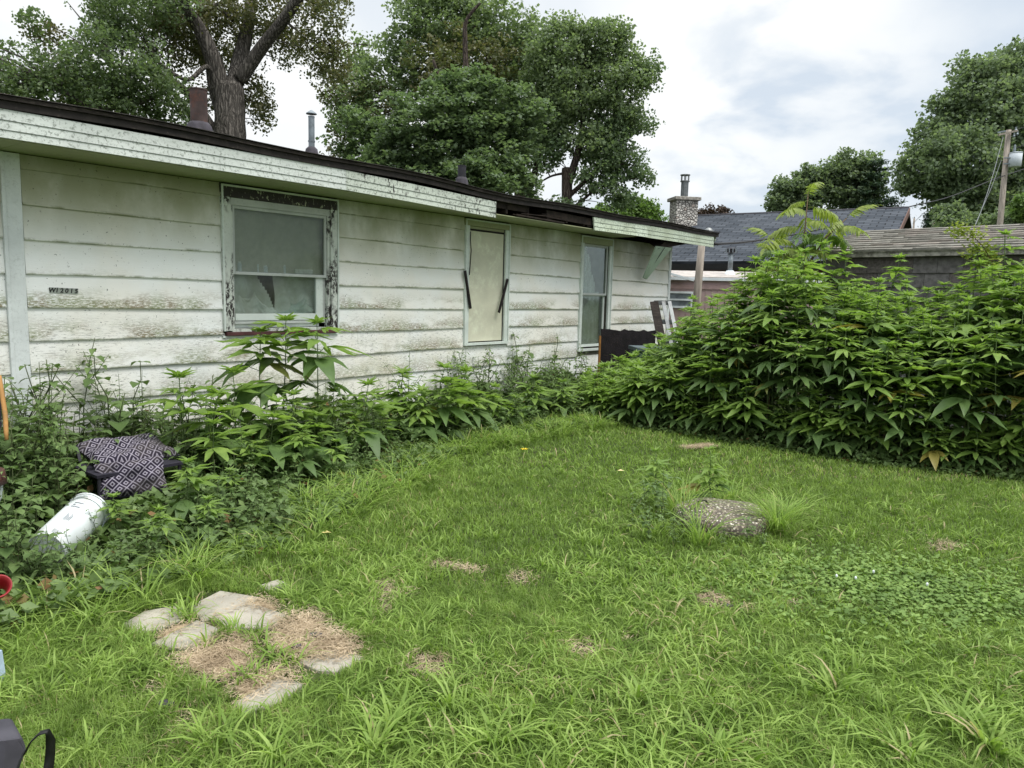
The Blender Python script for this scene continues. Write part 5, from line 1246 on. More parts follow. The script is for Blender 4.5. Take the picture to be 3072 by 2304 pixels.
rd = (RRp-RLp); rl = rd.length; rd.normalize(); pd = Vector((rd.y, -rd.x, 0)); pd = pd if pd.y < 0 else -pd      # pd towards the camera
nrz = math.atan2(rd.y, rd.x)
nb_ = empty('neighbour_house', (RLp.x, RLp.y, 0), nrz, 'brown house with a long dark shingle roof beyond the far corner', 'house')
sgn = -1      # local -y points towards the camera
ZR = RLp.z; RUN = 5.2; ZEv = 2.86
# local x along ridge
V = [(0, 0, ZR), (rl, 0, ZR), (rl, -RUN, ZEv), (0, -RUN, ZEv)]
me = bpy.data.meshes.new('roof'); Vb = V+[(a, b, c-.08) for a, b, c in V]; me.from_pydata(Vb, [], [(0, 3, 2, 1), (4, 5, 6, 7), (0, 1, 5, 4), (1, 2, 6, 5), (2, 3, 7, 6), (3, 0, 4, 7)]); me.update()
ul = me.uv_layers.new(name='UVMap'); sl = math.hypot(RUN, ZR-ZEv)
for l in me.loops: v = Vb[l.vertex_index]; ul.data[l.index].uv = (v[0], -v[1]*sl/RUN)
me.materials.append(M['dark_roof']); link('roof', me, nb_)
MB().hexa([(0, .01, ZR-.1), (rl, .01, ZR-.1), (rl, RUN, ZEv-.1), (0, RUN, ZEv-.1), (0, .01, ZR), (rl, .01, ZR), (rl, RUN, ZEv), (0, RUN, ZEv)]).build('back_roof', M['dark_wood'], nb_)
MB().tube([(0, 0, ZR+.0), (rl, 0, ZR+.0)], .05, 6).build('ridge_cap', plain('ridge_shingle', (.07, .07, .08), .9), nb_)
MB().box(-.0, rl, -RUN-.02, -RUN+.02, ZEv-.28, ZEv-.085).build('gutter', M['ink'], nb_)
MB().box(.3, rl-.5, -RUN+.45, -RUN+.6, 0, ZEv-.0).build('wall', M['brown_wall'], nb_)
for i in range(9): MB().box(.3, rl-.5, -RUN+.435, -RUN+.449, .25*i+.4, .25*i+.44).build('batten', M['brown_wall'], nb_)
mb = MB(); x_ = rl-.5; mb.add([(x_, -RUN+.5, 0), (x_, RUN-.5, 0), (x_, RUN-.5, ZEv), (x_, 0, ZR-.12), (x_, -RUN+.5, ZEv), (.4, -RUN+.5, 0), (.4, RUN-.5, 0), (.4, RUN-.5, ZEv), (.4, 0, ZR-.12), (.4, -RUN+.5, ZEv)], [(0, 1, 2, 3, 4), (9, 8, 7, 6, 5)]); mb.build('gable_wall', M['dark_wood'], nb_)
MB().beam((rl+.02, 0, ZR-.1), (rl+.02, -RUN, ZEv-.1), .03, .2, (0, 0, 1)).build('rake_board', M['brown_wall'], nb_)
MB().beam((-.02, 0, ZR-.1), (-.02, -RUN, ZEv-.1), .03, .18, (0, 0, 1)).build('rake_board', M['dark_wood'], nb_)
# chimney, seen on its corner
CP = pt(2036, 640, 28.3); inv = (Matrix.Translation((RLp.x, RLp.y, 0)) @ Matrix.Rotation(nrz, 4, 'Z')).inverted(); cl_ = inv @ CP
cz1 = pt(2036, 600, 28.3).z; 
chm = empty('chimney', (cl_.x, cl_.y+.5, 0), 0); chm.parent = nb_; chm.rotation_euler = (0, 0, R(4)-nrz*.0+R(38)); 
cs_ = .43
MB().box(-cs_, cs_, -cs_*.85, cs_*.85, 2.2, cz1).build('stack', M['stone'], chm)
bevel(MB().box(-cs_-.09, cs_+.09, -cs_*.85-.09, cs_*.85+.09, cz1+.001, cz1+.13).build('cap', M['shed_trim'], chm), .02)
fz = pt(2036, 534, 28.3).z
mb = MB().tube([(0, 0, cz1+.131), (0, 0, fz-.1)], .13, 12); mb.build('flue', M['alu'], chm)
mb = MB()
for i in range(12): a = i*.5236; mb.add([(.134*math.cos(a-.06), .134*math.sin(a-.06), cz1+.14), (.134*math.cos(a+.06), .134*math.sin(a+.06), cz1+.14), (.142*math.cos(a), .142*math.sin(a), cz1+.14), (.134*math.cos(a-.06), .134*math.sin(a-.06), fz-.11), (.134*math.cos(a+.06), .134*math.sin(a+.06), fz-.11), (.142*math.cos(a), .142*math.sin(a), fz-.11)], [(0, 1, 4, 3), (1, 2, 5, 4), (2, 0, 3, 5)])
mb.build('ridges', M['galv'], chm)
MB().tube([(0, 0, fz+.14), (0, 0, fz+.17)], .19, 12).build('rain_cap', M['alu'], chm); MB().tube([(0, 0, fz-.1), (0, 0, fz-.06)], .18, 12).build('collar', M['alu'], chm)
for i in range(6): a = i*1.047; MB().box(.15*math.cos(a)-.015, .15*math.cos(a)+.015, .15*math.sin(a)-.015, .15*math.sin(a)+.015, fz-.059, fz+.139).build('louvre', M['alu'], chm)

# ------------------------------------------------------------ pink trailer home
tl = pt(1985, 900, 18.2); trz = math.atan2(-.12, 1)
tr_ = empty('mobile_home', (tl.x-1.5, tl.y+.25, 0), trz, 'pale pinkish ribbed mobile home seen between the white house and the hedge', 'mobile home')
ZT = pt(2150, 838, 18.2).z; M['pink'] = plain('faded_pink_siding', (.42, .3, .29), .7, var=.12, vsc=2); M['pink2'] = plain('faded_pink_band', (.36, .25, .24), .7, var=.12)
M['tr_roof'] = plain('trailer_roof_edge', (.42, .38, .35), .7, var=.3, dirt=(.2, .16, .14), dsc=8)
MB().box(0, 7.5, 0, 3.2, .3, ZT).build('wall', M['pink'], tr_)
for i in range(50): MB().box(.15*i+.02, .15*i+.045, -.012, -.001, .3, ZT-.25).build('rib', M['pink'], tr_)
MB().box(-.02, 7.52, -.03, -.013, ZT-.25, ZT-.14).build('band', M['pink2'], tr_)
MB().hexa([(-.05, -.06, ZT+.001), (7.55, -.06, ZT+.001), (7.55, 3.25, ZT+.001), (-.05, 3.25, ZT+.001), (-.05, -.06, ZT+.05), (7.55, -.06, ZT+.05), (7.55, 1.6, ZT+.25), (-.05, 1.6, ZT+.25)]).build('roof', M['tr_roof'], tr_)
MB().box(-.06, 7.56, -.08, -.061, ZT-.04, ZT+.03).build('drip_rail', M['white_metal'], tr_)
inv = (Matrix.Translation((tl.x-1.5, tl.y+.25, 0)) @ Matrix.Rotation(trz, 4, 'Z')).inverted()
a = inv @ pt(2005, 873, 18.1); b = inv @ pt(2078, 925, 18.1)
wn = empty('window', (0, 0, 0)); wn.parent = tr_; wn['label'] = 'small louvred window in white frame'
for (p, q_, r_, s_) in ((a.x, b.x, a.z-.05, a.z), (a.x, b.x, b.z, b.z+.05), (a.x, a.x+.05, b.z+.051, a.z-.051), (b.x-.05, b.x, b.z+.051, a.z-.051), (a.x+.051, b.x-.051, (a.z+b.z)/2-.02, (a.z+b.z)/2+.02)): MB().box(p, q_, -.06, -.015, r_, s_).build('frame', M['white_metal'], wn)
MB().box(a.x+.05, b.x-.05, -.03, -.02, b.z+.05, a.z-.05).build('pane', M['galv'], wn)
c_ = inv @ pt(2078, 842, 18.0); d_ = inv @ pt(2010, 822, 18.0)
MB().beam((d_.x, -.3, d_.z), (c_.x, -.35, c_.z), .3, .05, (0, 0, 1)).build('awning_rail', M['white_metal'], tr_)
vb = inv @ pt(2190, 812, 18.8); vt = pt(2190, 745, 18.8).z
vp = empty('roof_vent', (vb.x, vb.y, vb.z)); vp.parent = tr_
MB().tube([(0, 0, -.35), (0, 0, -.1), (0, 0, .0)], [.26, .14, .09], 16).build('flashing', M['white_metal'], vp, True); MB().tube([(0, 0, 0), (0, 0, vt-vb.z-.12)], .06, 14).build('pipe', M['galv'], vp, True)
MB().tube([(0, 0, vt-vb.z-.11), (0, 0, vt-vb.z-.02), (0, 0, vt-vb.z+.02)], [.1, .125, .07], 14).build('cap', M['black_pipe'], vp)
for i in range(9): a_ = i*.698; MB().box(.125*math.cos(a_)-.012, .125*math.cos(a_)+.012, .125*math.sin(a_)-.012, .125*math.sin(a_)+.012, vt-vb.z-.11, vt-vb.z-.0).build('fin', M['galv'], vp)

# ------------------------------------------------------------ poles, lamp, wires
def pole_thing(name, label, ptop, pbot_z0, r0, r1, lean=None):
    base = Vector((ptop.x, ptop.y, 0))+(lean or Vector((0, 0, 0))); t = empty(name, base, 0, label, 'pole'); tp = ptop-base
    MB().tube([(0, 0, 0), tp*.5, tp], [r0, (r0+r1)/2, r1], 14).build('post', M['wood_pole'], t, True); return t, base
PT = pt(3026, 390, 39); r_ = ray(2999, 681); r_ = EYEP+r_*(PT.y/r_.y); lean = Vector(((r_.x-PT.x)*PT.z/(PT.z-r_.z), 0, 0))
up, ub_ = pole_thing('utility_pole', 'tall weathered utility pole with a grey transformer, behind the shed', PT, 0, .17, .125, lean)
def lp(px, py, d_): return pt(px, py, d_)-ub_
MB().beam(lp(2995, 405, 38.8), lp(3052, 392, 38.8), .12, .09, (0, 0, 1)).build('crossarm', M['wood_pole'], up)
MB().beam(lp(2992, 398, 38.8), lp(3016, 393, 38.8), .05, .07).build('bracket', M['galv'], up)
for (a, b) in ((3048, 388), (3052, 400), (3042, 406)): p = lp(a, b, 38.8); MB().tube([p-Vector((0, 0, .1)), p-Vector((0, 0, .03)), p+Vector((0, 0, .02)), p+Vector((0, 0, .12))], [.05, .07, .04, .05], 8).build('insulator', M['galv'], up)
tf = empty('transformer', lp(3046, 480, 38.9)); tf.parent = up
MB().tube([(0, 0, -.36), (0, 0, -.34), (0, 0, .33), (0, 0, .34)], [.25, .29, .30, .27], 24).build('tank', plain('transformer_grey', (.5, .54, .58), .5, var=.06), tf, True); MB().tube([(0, 0, .341), (0, 0, .38), (0, 0, .42)], [.31, .3, .1], 24).build('lid', plain('transformer_lid', (.45, .49, .53), .5, var=.06), tf, True)
MB().tube([(-.1, 0, .4), (-.1, 0, .5), (-.1, 0, .78)], [.05, .07, .04], 10).build('bushing', M['galv'], tf); MB().beam((-.55, .05, .1), (-.28, 0, .1), .08, .06).build('hanger', M['galv'], tf); MB().beam((-.55, .05, -.2), (-.28, 0, -.2), .08, .06).build('hanger', M['galv'], tf)
PT2 = pt(2811, 587, 60); lean2 = Vector((-.45, 0, 0)); p2, b2_ = pole_thing('utility_pole', 'thin pale distant pole between the dark roof and the big right tree', PT2, 0, .13, .09, lean2)
MB().beam(pt(2800, 612, 60)-b2_, pt(2824, 604, 60)-b2_, .1, .08).build('crossarm', M['wood_pole'], p2)
PT3 = pt(2743, 655, 62); p3, b3_ = pole_thing('utility_pole', 'short distant pole top just right of the dark roof gable', PT3, 0, .1, .07)
MB().tube([(0, 0, PT3.z+.001), (0, 0, PT3.z+.12)], .04, 6).build('insulator', M['galv'], p3)
# lamp post close behind the house corner
LT = pt(2108, 700, 16.2); t = empty('lamp_post', (LT.x, LT.y, 0), 0, 'wooden post with a curved metal yard light beyond the fascia end', 'lamp post')
bx = pt(2088, 910, 16.2); dx = bx.x-LT.x
MB().tube([(dx*1.6, 0, 0), (dx*.5, 0, LT.z*.5), (0, 0, LT.z-.02)], [.1, .09, .075], 14).build('post', M['wood_pole'], t, True)
V = []; F = []
for i in range(9):
    a = math.pi*i/8
    for j in range(9):
        b = math.pi*j/8; V.append((.02+.11*(1-math.cos(a))*1.0, .075*math.sin(a)*math.cos(b), LT.z+.0+.13*math.sin(a)*math.sin(b)))
for i in range(8):
    for j in range(8): p = i*9+j; F.append((p, p+1, p+10, p+9))
MB().add(V, F).build('lamp_hood', M['alu'], t, True)
MB().tube([(.23, 0, LT.z), (.27, 0, LT.z-.12), (.28, 0, LT.z-.28)], .012, 6).build('lamp_arm', M['alu'], t); MB().tube([(.02, 0, LT.z+.0), (.0, 0, LT.z-.2)], .012, 6).build('conduit', M['alu'], t)
def wire(ps, r_, mt, label, name='overhead_wire'):
    P_ = [pt(*p) for p in ps]; Q_ = []
    for i in range(len(P_)-1):
        p0 = P_[max(i-1, 0)]; p1 = P_[i]; p2_ = P_[i+1]; p3_ = P_[min(i+2, len(P_)-1)]
        for k in range(6):
            t = k/6; Q_.append(.5*((2*p1)+(p2_-p0)*t+(2*p0-5*p1+4*p2_-p3_)*t*t+(3*p1-p0-3*p2_+p3_)*t**3))
    Q_.append(P_[-1]); tag(MB().tube(Q_, r_, 5).build(name, M[mt], None, True), label, 'wire')
wire([(2143, 732, 14.8), (2250, 724, 18), (2395, 701, 22), (2569, 663, 27), (2728, 620, 31), (2850, 590, 34.5), (2990, 535, 38.4), (3100, 498, 42)], .026, 'wire', 'thick black service cable running from the house end to the transformer pole')
wire([(3008, 412, 38.8), (2940, 500, 44), (2880, 560, 52), (2822, 608, 59.8)], .012, 'wire_grey', 'uppermost wire sloping from the transformer pole to the distant pole')
wire([(3006, 470, 38.8), (2960, 540, 45), (2900, 590, 53), (2826, 622, 59.8)], .012, 'wire_grey', 'middle sagging wire between the transformer pole and the distant pole')
wire([(3004, 520, 38.8), (2950, 600, 45), (2880, 640, 53), (2835, 642, 59.8)], .012, 'wire_grey', 'lowest sagging wire between the transformer pole and the distant pole')
wire([(3010, 410, 38.9), (2980, 520, 36), (2948, 620, 34), (2920, 690, 32)], .014, 'wire_grey', 'steep guy wire left of the transformer pole')
wire([(3004, 480, 38.9), (2975, 560, 36), (2940, 640, 34), (2915, 700, 32)], .010, 'wire_grey', 'lower steep guy wire left of the transformer pole')
wire([(2738, 672, 60), (2770, 640, 60), (2806, 618, 60)], .02, 'wire_grey', 'short wire from the short distant pole to the thin pale pole')
wire([(3052, 388, 38.8), (3130, 360, 42)], .012, 'wire', 'top wire leaving the transformer pole to the right'); wire([(3030, 450, 38.8), (3130, 415, 42)], .012, 'wire', 'second wire leaving the transformer pole to the right')

# ------------------------------------------------------------ trees
def crown_mesh(name, lobes, nclump, per, leaf, crad, mat, seed, shell=.55, flat=.7, up=.7, droop=0.):
    nclump = int(nclump*1.7); crad *= .86; per = per*.72; shell *= .7
    rng = np.random.default_rng(seed); vol = np.array([l[3]*l[4]*l[5] for l in lobes])**.72; vol = vol/vol.sum(); C = []
    for l, v in zip(lobes, vol):
        k = max(3, int(nclump*v)); d = rng.normal(0, 1, (k, 3)); d /= np.linalg.norm(d, axis=1)[:, None]; r_ = rng.uniform(shell**3, 1, k)**(1/3)*rng.uniform(.72, 1.2, k)
        C.append(np.array(l[:3])+d*r_[:, None]*np.array(l[3:]))
    C = np.concatenate(C); n_ = len(C); cr = crad*rng.uniform(.55, 1.35, n_); pn = (per*(cr/crad)**2*rng.uniform(.7, 1.2, n_)).astype(int)+3
    I = np.repeat(np.arange(n_), pn); m_ = len(I); d = rng.normal(0, 1, (m_, 3)); d /= np.linalg.norm(d, axis=1)[:, None]; r_ = rng.uniform(0, 1, m_)**.42
    P = C[I]+d*(r_*cr[I])[:, None]*np.array([1, 1, flat]); P[:, 2] -= droop*r_*cr[I]
    L = leaf*rng.uniform(.7, 1.3, m_); V, Q = rot_leaves(P, L, L*.85, rng, up)
    rn = np.clip(rng.uniform(0, 1, n_)[I]*.55+rng.uniform(0, .45, m_), 0, 1)
    return npmesh(name, V, Q, None, mat, {'rnd': np.repeat(rn, 4)}), C
def lb(px, py, dep, rx, ry, rdp=None):
    p = pt(px, py, dep); a = rx*dep/FPX; b = ry*dep/FPX; return (p.x, p.y, p.z, a, rdp if rdp else a*.8, b)
def limb(pts, r0, r1): # pts (px,py,dep) ; radii px at start, end
    P_ = [pt(*p) for p in pts]; k = len(P_); Q_ = []; rd_ = []
    for i in range(k-1):
        p0 = P_[max(i-1, 0)]; p1 = P_[i]; p2_ = P_[i+1]; p3_ = P_[min(i+2, k-1)]
        for j in range(5):
            t = j/5; Q_.append(.5*((2*p1)+(p2_-p0)*t+(2*p0-5*p1+4*p2_-p3_)*t*t+(3*p1-p0-3*p2_+p3_)*t**3)); f_ = (i+t)/(k-1); rd_.append((r0+(r1-r0)*f_)*pts[0][2]/FPX)
    Q_.append(P_[-1]); rd_.append(r1*pts[0][2]/FPX); return Q_, rd_
def tree(name, label, base, trunks, branches, crowns, bark, twig_src=None, ntw=0, seed=0, group=None):
    t = empty(name, (base.x, base.y, 0), 0, label, 'tree', group); off_ = Vector((base.x, base.y, 0)); rr = random.Random(seed); nodes = []
    for (ps, a, b) in trunks:
        Q_, rd_ = limb(ps, a, b); Q_ = [q-off_ for q in Q_]; rd2 = [r_*(1+.06*rr.uniform(-1, 1)) for r_ in rd_]; MB().tube(Q_, rd2, 16).build('trunk', bark, t, True); nodes += Q_
    for (ps, a, b) in branches:
        Q_, rd_ = limb(ps, a, b); Q_ = [q-off_ for q in Q_]; MB().tube(Q_, rd_, 10).build('branch', bark, t, True); nodes += Q_
    allC = []
    for cm in crowns:
        me, C = crown_mesh('crown', *cm[:-1]) if False else crown_mesh('crown', **cm); me.transform(Matrix.Translation(-off_)); link('crown', me, t); allC.append(C)
    if ntw and nodes:
        C = np.concatenate(allC)-np.array(off_); idx = np.random.default_rng(seed).choice(len(C), min(ntw, len(C)), False); NA = np.array([tuple(q) for q in nodes]); mb = MB()
        for i in idx:
            d = np.linalg.norm(NA-C[i], axis=1)+np.maximum(0, NA[:, 2]-C[i][2])*1.5; j = int(d.argmin()); A = Vector(NA[j]); B = Vector(C[i]); m_ = A.lerp(B, .5)+Vector((rr.uniform(-.2, .2), rr.uniform(-.2, .2), rr.uniform(-.1, .3)))*((B-A).length*.2)
            th = min(.05, .012*(B-A).length+.008); mb.tube([A, m_, B], [th, th*.7, th*.25], 5, False)
        tag(mb.build('twigs', bark, t, True), kind='stuff')
    return t
d = 20.5
base = pt(700, 1200, d)
tree('cottonwood_tree', 'huge old cottonwood with a forked furrowed trunk rising behind the white house roof at left', base,
    [([(700, 1160, d), (690, 700, d), (690, 400, d), (690, 255, d)], 52, 40)],
    [([(672, 300, d), (640, 180, d-.3), (600, 90, d-.6), (560, 20, d-1), (520, -120, d-1.5)], 30, 11), ([(700, 270, d), (722, 170, d+.3), (745, 70, d+.5), (760, -80, d+1)], 27, 15),
     ([(720, 240, d), (780, 150, d-.2), (850, 60, d-.6), (905, -20, d-1), (960, -120, d-1)], 22, 12), ([(665, 330, d), (640, 250, d+.5), (625, 140, d+1), (600, 0, d+1.5)], 22, 10),
     ([(655, 250, d-.2), (620, 200, d-.5), (560, 240, d-.8), (480, 190, d-1)], 9, 4), ([(640, 390, d), (580, 300, d-.5), (520, 245, d-1), (430, 215, d-1.5), (330, 190, d-2)], 15, 5), ([(600, 430, d+1), (560, 330, d+1), (500, 260, d+.8)], 10, 5),
     ([(300, 330, d-2), (250, 310, d-2.2), (170, 260, d-2.5)], 9, 4), ([(520, 245, d-1), (440, 300, d-1.5), (300, 330, d-2), (220, 330, d-2)], 8, 4), ([(560, 60, d), (640, 20, d), (740, -20, d)], 10, 5), ([(850, 60, d-.6), (900, 100, d-.6), (930, 150, d-.8)], 4, 1.5), ([(700, 60, d), (650, 20, d), (560, -40, d)], 8, 4)],
    [dict(lobes=[lb(300, 190, d-2, 190, 95), lb(440, 260, d-1.5, 110, 85), lb(100, 240, d-2.5, 120, 70), lb(20, 250, d-2.5, 110, 60), lb(90, 60, d-2.5, 50, 40), lb(330, 90, d-1.5, 110, 60), lb(400, 0, d-1.5, 190, 70), lb(300, 310, d-2, 120, 45), lb(-60, 180, d-2, 110, 80), lb(470, 340, d-1, 50, 45), lb(560, 330, d-1, 45, 55)],
          nclump=430, per=50, leaf=.085, crad=.34, mat=M['cot'], seed=1, shell=.3, flat=.75, up=.8, droop=.2),
     dict(lobes=[lb(560, 50, d, 140, 80), lb(650, 120, d+1, 90, 120), lb(760, 30, d, 130, 70), lb(960, 100, d-1, 80, 120), lb(1010, 190, d-1, 50, 90), lb(760, 260, d+.5, 55, 100), lb(780, 330, d+.5, 40, 45), lb(840, 120, d+1, 90, 60), lb(500, 130, d, 90, 90), lb(620, 300, d+1, 40, 60), lb(920, -30, d, 150, 50), lb(150, 110, d-2, 60, 60), lb(230, 250, d-1.2, 130, 80)],
          nclump=420, per=52, leaf=.08, crad=.34, mat=M['cot_brown'], seed=2, shell=.3, flat=.75, up=.9, droop=.3)], M['bark'], None, 150, 3)
d = 24
tree('maple_tree', 'broad dark green maple standing behind the middle of the white house', pt(1420, 1000, d),
    [([(1440, 1000, d), (1440, 640, d), (1435, 420, d)], 20, 12)], [([(1440, 600, d), (1400, 420, d), (1340, 300, d), (1300, 180, d)], 12, 4), ([(1440, 560, d), (1500, 430, d), (1520, 300, d)], 12, 4), ([(1440, 620, d), (1320, 520, d-1), (1200, 430, d-1)], 9, 3), ([(1400, 250, d), (1395, 120, d), (1400, 60, d), (1440, 10, d)], 9, 4)],
    [dict(lobes=[lb(1300, 380, d-1.5, 170, 130), lb(1180, 500, d-1.5, 130, 90), lb(1420, 330, d-1, 150, 140), lb(1420, 520, d-2, 130, 70), lb(1280, 540, d-2.2, 110, 60), lb(1100, 430, d, 100, 120), lb(1550, 380, d-.5, 90, 120), lb(1500, 500, d-1.5, 80, 80), lb(1580, 560, d-.5, 45, 50)],
          nclump=620, per=60, leaf=.13, crad=.42, mat=M['maple'], seed=4, shell=.45, flat=.5, up=.5, droop=.3)], M['bark_dark'], None, 60, 5)
d = 31
tree('cottonwood_tree', 'tall cottonwood with paler leaves behind and above the dark maple', pt(1560, 1000, d),
    [([(1570, 1000, d), (1565, 600, d), (1530, 420, d), (1480, 200, d), (1400, 50, d)], 26, 8)], [([(1570, 620, d), (1620, 460, d), (1640, 300, d)], 12, 5), ([(1530, 420, d), (1400, 260, d), (1300, 150, d)], 9, 4)],
    [dict(lobes=[lb(1350, 60, d, 170, 110), lb(1250, 140, d, 120, 80), lb(1480, 60, d, 130, 90), lb(1150, 230, d, 130, 110), lb(1600, 160, d, 110, 90), lb(1450, 190, d+1, 150, 110), lb(1290, 20, d, 120, 60), lb(1050, 300, d, 90, 90), lb(1560, 280, d, 120, 90), lb(1060, 160, d+1, 60, 60), lb(1630, 330, d, 100, 120), lb(1600, 440, d, 80, 80)],
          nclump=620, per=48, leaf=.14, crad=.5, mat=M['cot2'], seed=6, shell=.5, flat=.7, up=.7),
     dict(lobes=[lb(1010, 250, d, 60, 110), lb(1120, 330, d, 90, 90), lb(1000, 480, d, 40, 90), lb(1040, 400, d+1, 60, 100), lb(1060, 560, d, 80, 50), lb(1400, 200, d-1, 200, 100)],
          nclump=230, per=36, leaf=.13, crad=.42, mat=M['cot_brown'], seed=7, shell=.3)], M['bark_dark'], None, 90, 7)
d = 29
tree('cottonwood_tree', 'airy cottonwood with a stubbed trunk, rightmost of the tree group behind the house', pt(1690, 1000, d),
    [([(1695, 1000, d), (1688, 700, d), (1700, 600, d), (1700, 505, d)], 19, 15)], [([(1702, 560, d), (1735, 450, d), (1750, 350, d), (1740, 220, d)], 13, 5), ([(1740, 440, d), (1790, 360, d), (1830, 280, d)], 8, 3), ([(1705, 590, d), (1760, 540, d), (1830, 480, d), (1880, 420, d)], 8, 2.5), ([(1690, 520, d), (1650, 530, d), (1600, 560, d)], 4, 2), ([(1740, 350, d), (1720, 280, d), (1690, 220, d)], 5, 2), ([(1700, 640, d), (1760, 590, d), (1810, 550, d)], 6, 2)],
    [dict(lobes=[lb(1700, 150, d, 110, 100), lb(1800, 130, d, 95, 80), lb(1850, 110, d, 60, 60), lb(1830, 250, d, 110, 90), lb(1720, 300, d, 110, 90), lb(1890, 200, d, 60, 50), lb(1640, 230, d, 90, 90), lb(1660, 360, d, 90, 90), lb(1850, 330, d, 70, 60), lb(1790, 430, d, 80, 60)],
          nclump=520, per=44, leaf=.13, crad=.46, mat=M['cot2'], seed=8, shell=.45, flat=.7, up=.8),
     dict(lobes=[lb(1900, 370, d, 80, 35), lb(1850, 470, d, 85, 60), lb(1800, 540, d, 80, 60), lb(1650, 430, d, 60, 90), lb(1920, 530, d, 50, 30), lb(1820, 400, d, 80, 50), lb(1860, 600, d, 50, 30), lb(1700, 620, d, 70, 25), lb(1950, 220, d, 40, 60)],
          nclump=330, per=34, leaf=.12, crad=.4, mat=M['maple'], seed=9, shell=.2, flat=.6, up=.8)], M['bark_dark'], None, 150, 9)
tree('small_tree', 'small bright green tree between the stone chimney and the cottonwood', pt(1880, 900, 36), [([(1880, 900, 36), (1885, 700, 36), (1890, 640, 36)], 6, 3)], [],
    [dict(lobes=[lb(1860, 640, 36, 70, 40), lb(1930, 640, 36, 60, 35), lb(1900, 610, 36, 50, 25), lb(1810, 650, 36, 40, 35), lb(1970, 660, 36, 40, 30), lb(1890, 680, 36, 110, 30)], nclump=200, per=30, leaf=.15, crad=.42, mat=M['far_bright'], seed=10, shell=.3, flat=.8)], M['bark_dark'], None, 30, 10)
tree('ornamental_tree', 'dark reddish tree top showing just above the ridge right of the chimney', pt(2140, 800, 48), [([(2140, 850, 48), (2140, 680, 48)], 5, 3)], [],
    [dict(lobes=[lb(2110, 642, 48, 34, 16), lb(2150, 636, 48, 40, 18), lb(2180, 645, 48, 28, 14), lb(2135, 665, 48, 60, 20)], nclump=90, per=22, leaf=.17, crad=.36, mat=M['far_red'], seed=11, shell=.2)], M['bark_dark'], None, 30, 11)
d = 58
tree('shade_tree', 'round shade tree rising highest behind the dark roof', pt(2560, 900, d), [([(2530, 900, d), (2530, 640, d), (2525, 560, d)], 12, 6)], [],
    [dict(lobes=[lb(2530, 510, d, 70, 48), lb(2590, 495, d, 50, 40), lb(2480, 560, d, 60, 50), lb(2560, 580, d, 80, 60), lb(2610, 560, d, 40, 50)], nclump=330, per=36, leaf=.24, crad=.62, mat=M['far'], seed=12, shell=.4, flat=.6)], M['bark_dark'], None, 40, 12)
tree('shade_tree', 'lower rounded tree left of the highest one behind the dark roof', pt(2370, 900, d), [([(2390, 900, d), (2390, 640, d)], 9, 6)], [],
    [dict(lobes=[lb(2370, 570, d, 55, 38), lb(2430, 540, d, 45, 45), lb(2340, 610, d, 45, 35), lb(2420, 610, d, 60, 40)], nclump=240, per=34, leaf=.24, crad=.58, mat=M['far'], seed=13, shell=.4, flat=.6)], M['bark_dark'], None, 30, 13)
# pine
def pine(name, label, px, ptop, pbot, dep, wpx_, seed):
    rr = random.Random(seed); rng = np.random.default_rng(seed); b = pt(px, pbot, dep); base = Vector((b.x, b.y, 0)); tp = pt(px, ptop, dep)-base
    t = empty(name, base, 0, label, 'tree'); MB().tube([(0, 0, 0), (0, 0, tp.z*.6), tp], [.28, .18, .04], 8).build('trunk', M['bark_dark'], t, True); mb = MB(); C = []
    z0_ = b.z; 
    for k in range(46):
        f_ = rr.random(); z_ = z0_*.9+(tp.z-z0_*.9)*f_; L = (1-f_)**.7*wpx_*dep/FPX*rr.uniform(.7, 1.15)+.2; a = rr.uniform(0, 6.28); e = Vector((math.cos(a)*L, math.sin(a)*L, z_+L*rr.uniform(.0, .3))); mb.tube([(0, 0, z_), e], [.05, .015], 4)
        for q_ in range(5): s = .4+.6*q_/4; C.append((e.x*s, e.y*s, z_+(e.z-z_)*s+.05))
    mb.build('branch', M['bark_dark'], t); C = np.array(C); I = np.repeat(np.arange(len(C)), 26); P = C[I]+rng.normal(0, 1, (len(I), 3))*np.array([.28, .28, .1]); L = rng.uniform(.2, .35, len(I)); V, Q_ = rot_leaves(P, L, L*.3, rng, .5)
    link('crown', npmesh('crown', V, Q_, None, M['pine'], {'rnd': np.repeat(rng.uniform(0, 1, len(I)), 4)}), t)
pine('pine_tree', 'layered dark pine at the right of the trees behind the dark roof', 2620, 490, 640, 57, 75, 14)
pine('pine_tree', 'small distant conifer beside the thin pale pole', 2800, 640, 700, 62, 26, 15)
d = 50
tree('big_tree', 'massive tall dark green tree behind the utility pole at the right border', pt(2960, 900, d), [([(2960, 1000, d), (2960, 640, d), (2970, 400, d)], 22, 12)], [([(2960, 560, d), (2880, 480, d), (2800, 450, d)], 10, 4), ([(2960, 500, d), (3050, 380, d)], 10, 4)],
    [dict(lobes=[lb(3080, 190, d, 110, 70), lb(2960, 260, d, 110, 85), lb(3010, 330, d-1, 140, 110), lb(2850, 330, d, 60, 60), lb(2830, 420, d, 90, 80), lb(2760, 500, d, 70, 60), lb(2900, 480, d-2, 130, 110), lb(3060, 480, d-1, 120, 120), lb(2740, 550, d, 50, 30), lb(2900, 590, d-1, 130, 70), lb(3050, 610, d-1, 110, 80), lb(2820, 570, d, 60, 25), lb(2900, 200, d, 40, 30), lb(3160, 350, d, 100, 200)],
          nclump=1300, per=42, leaf=.24, crad=.75, mat=M['far'], seed=16, shell=.6, flat=.7, up=.8)], M['bark_dark'], None, 40, 16)
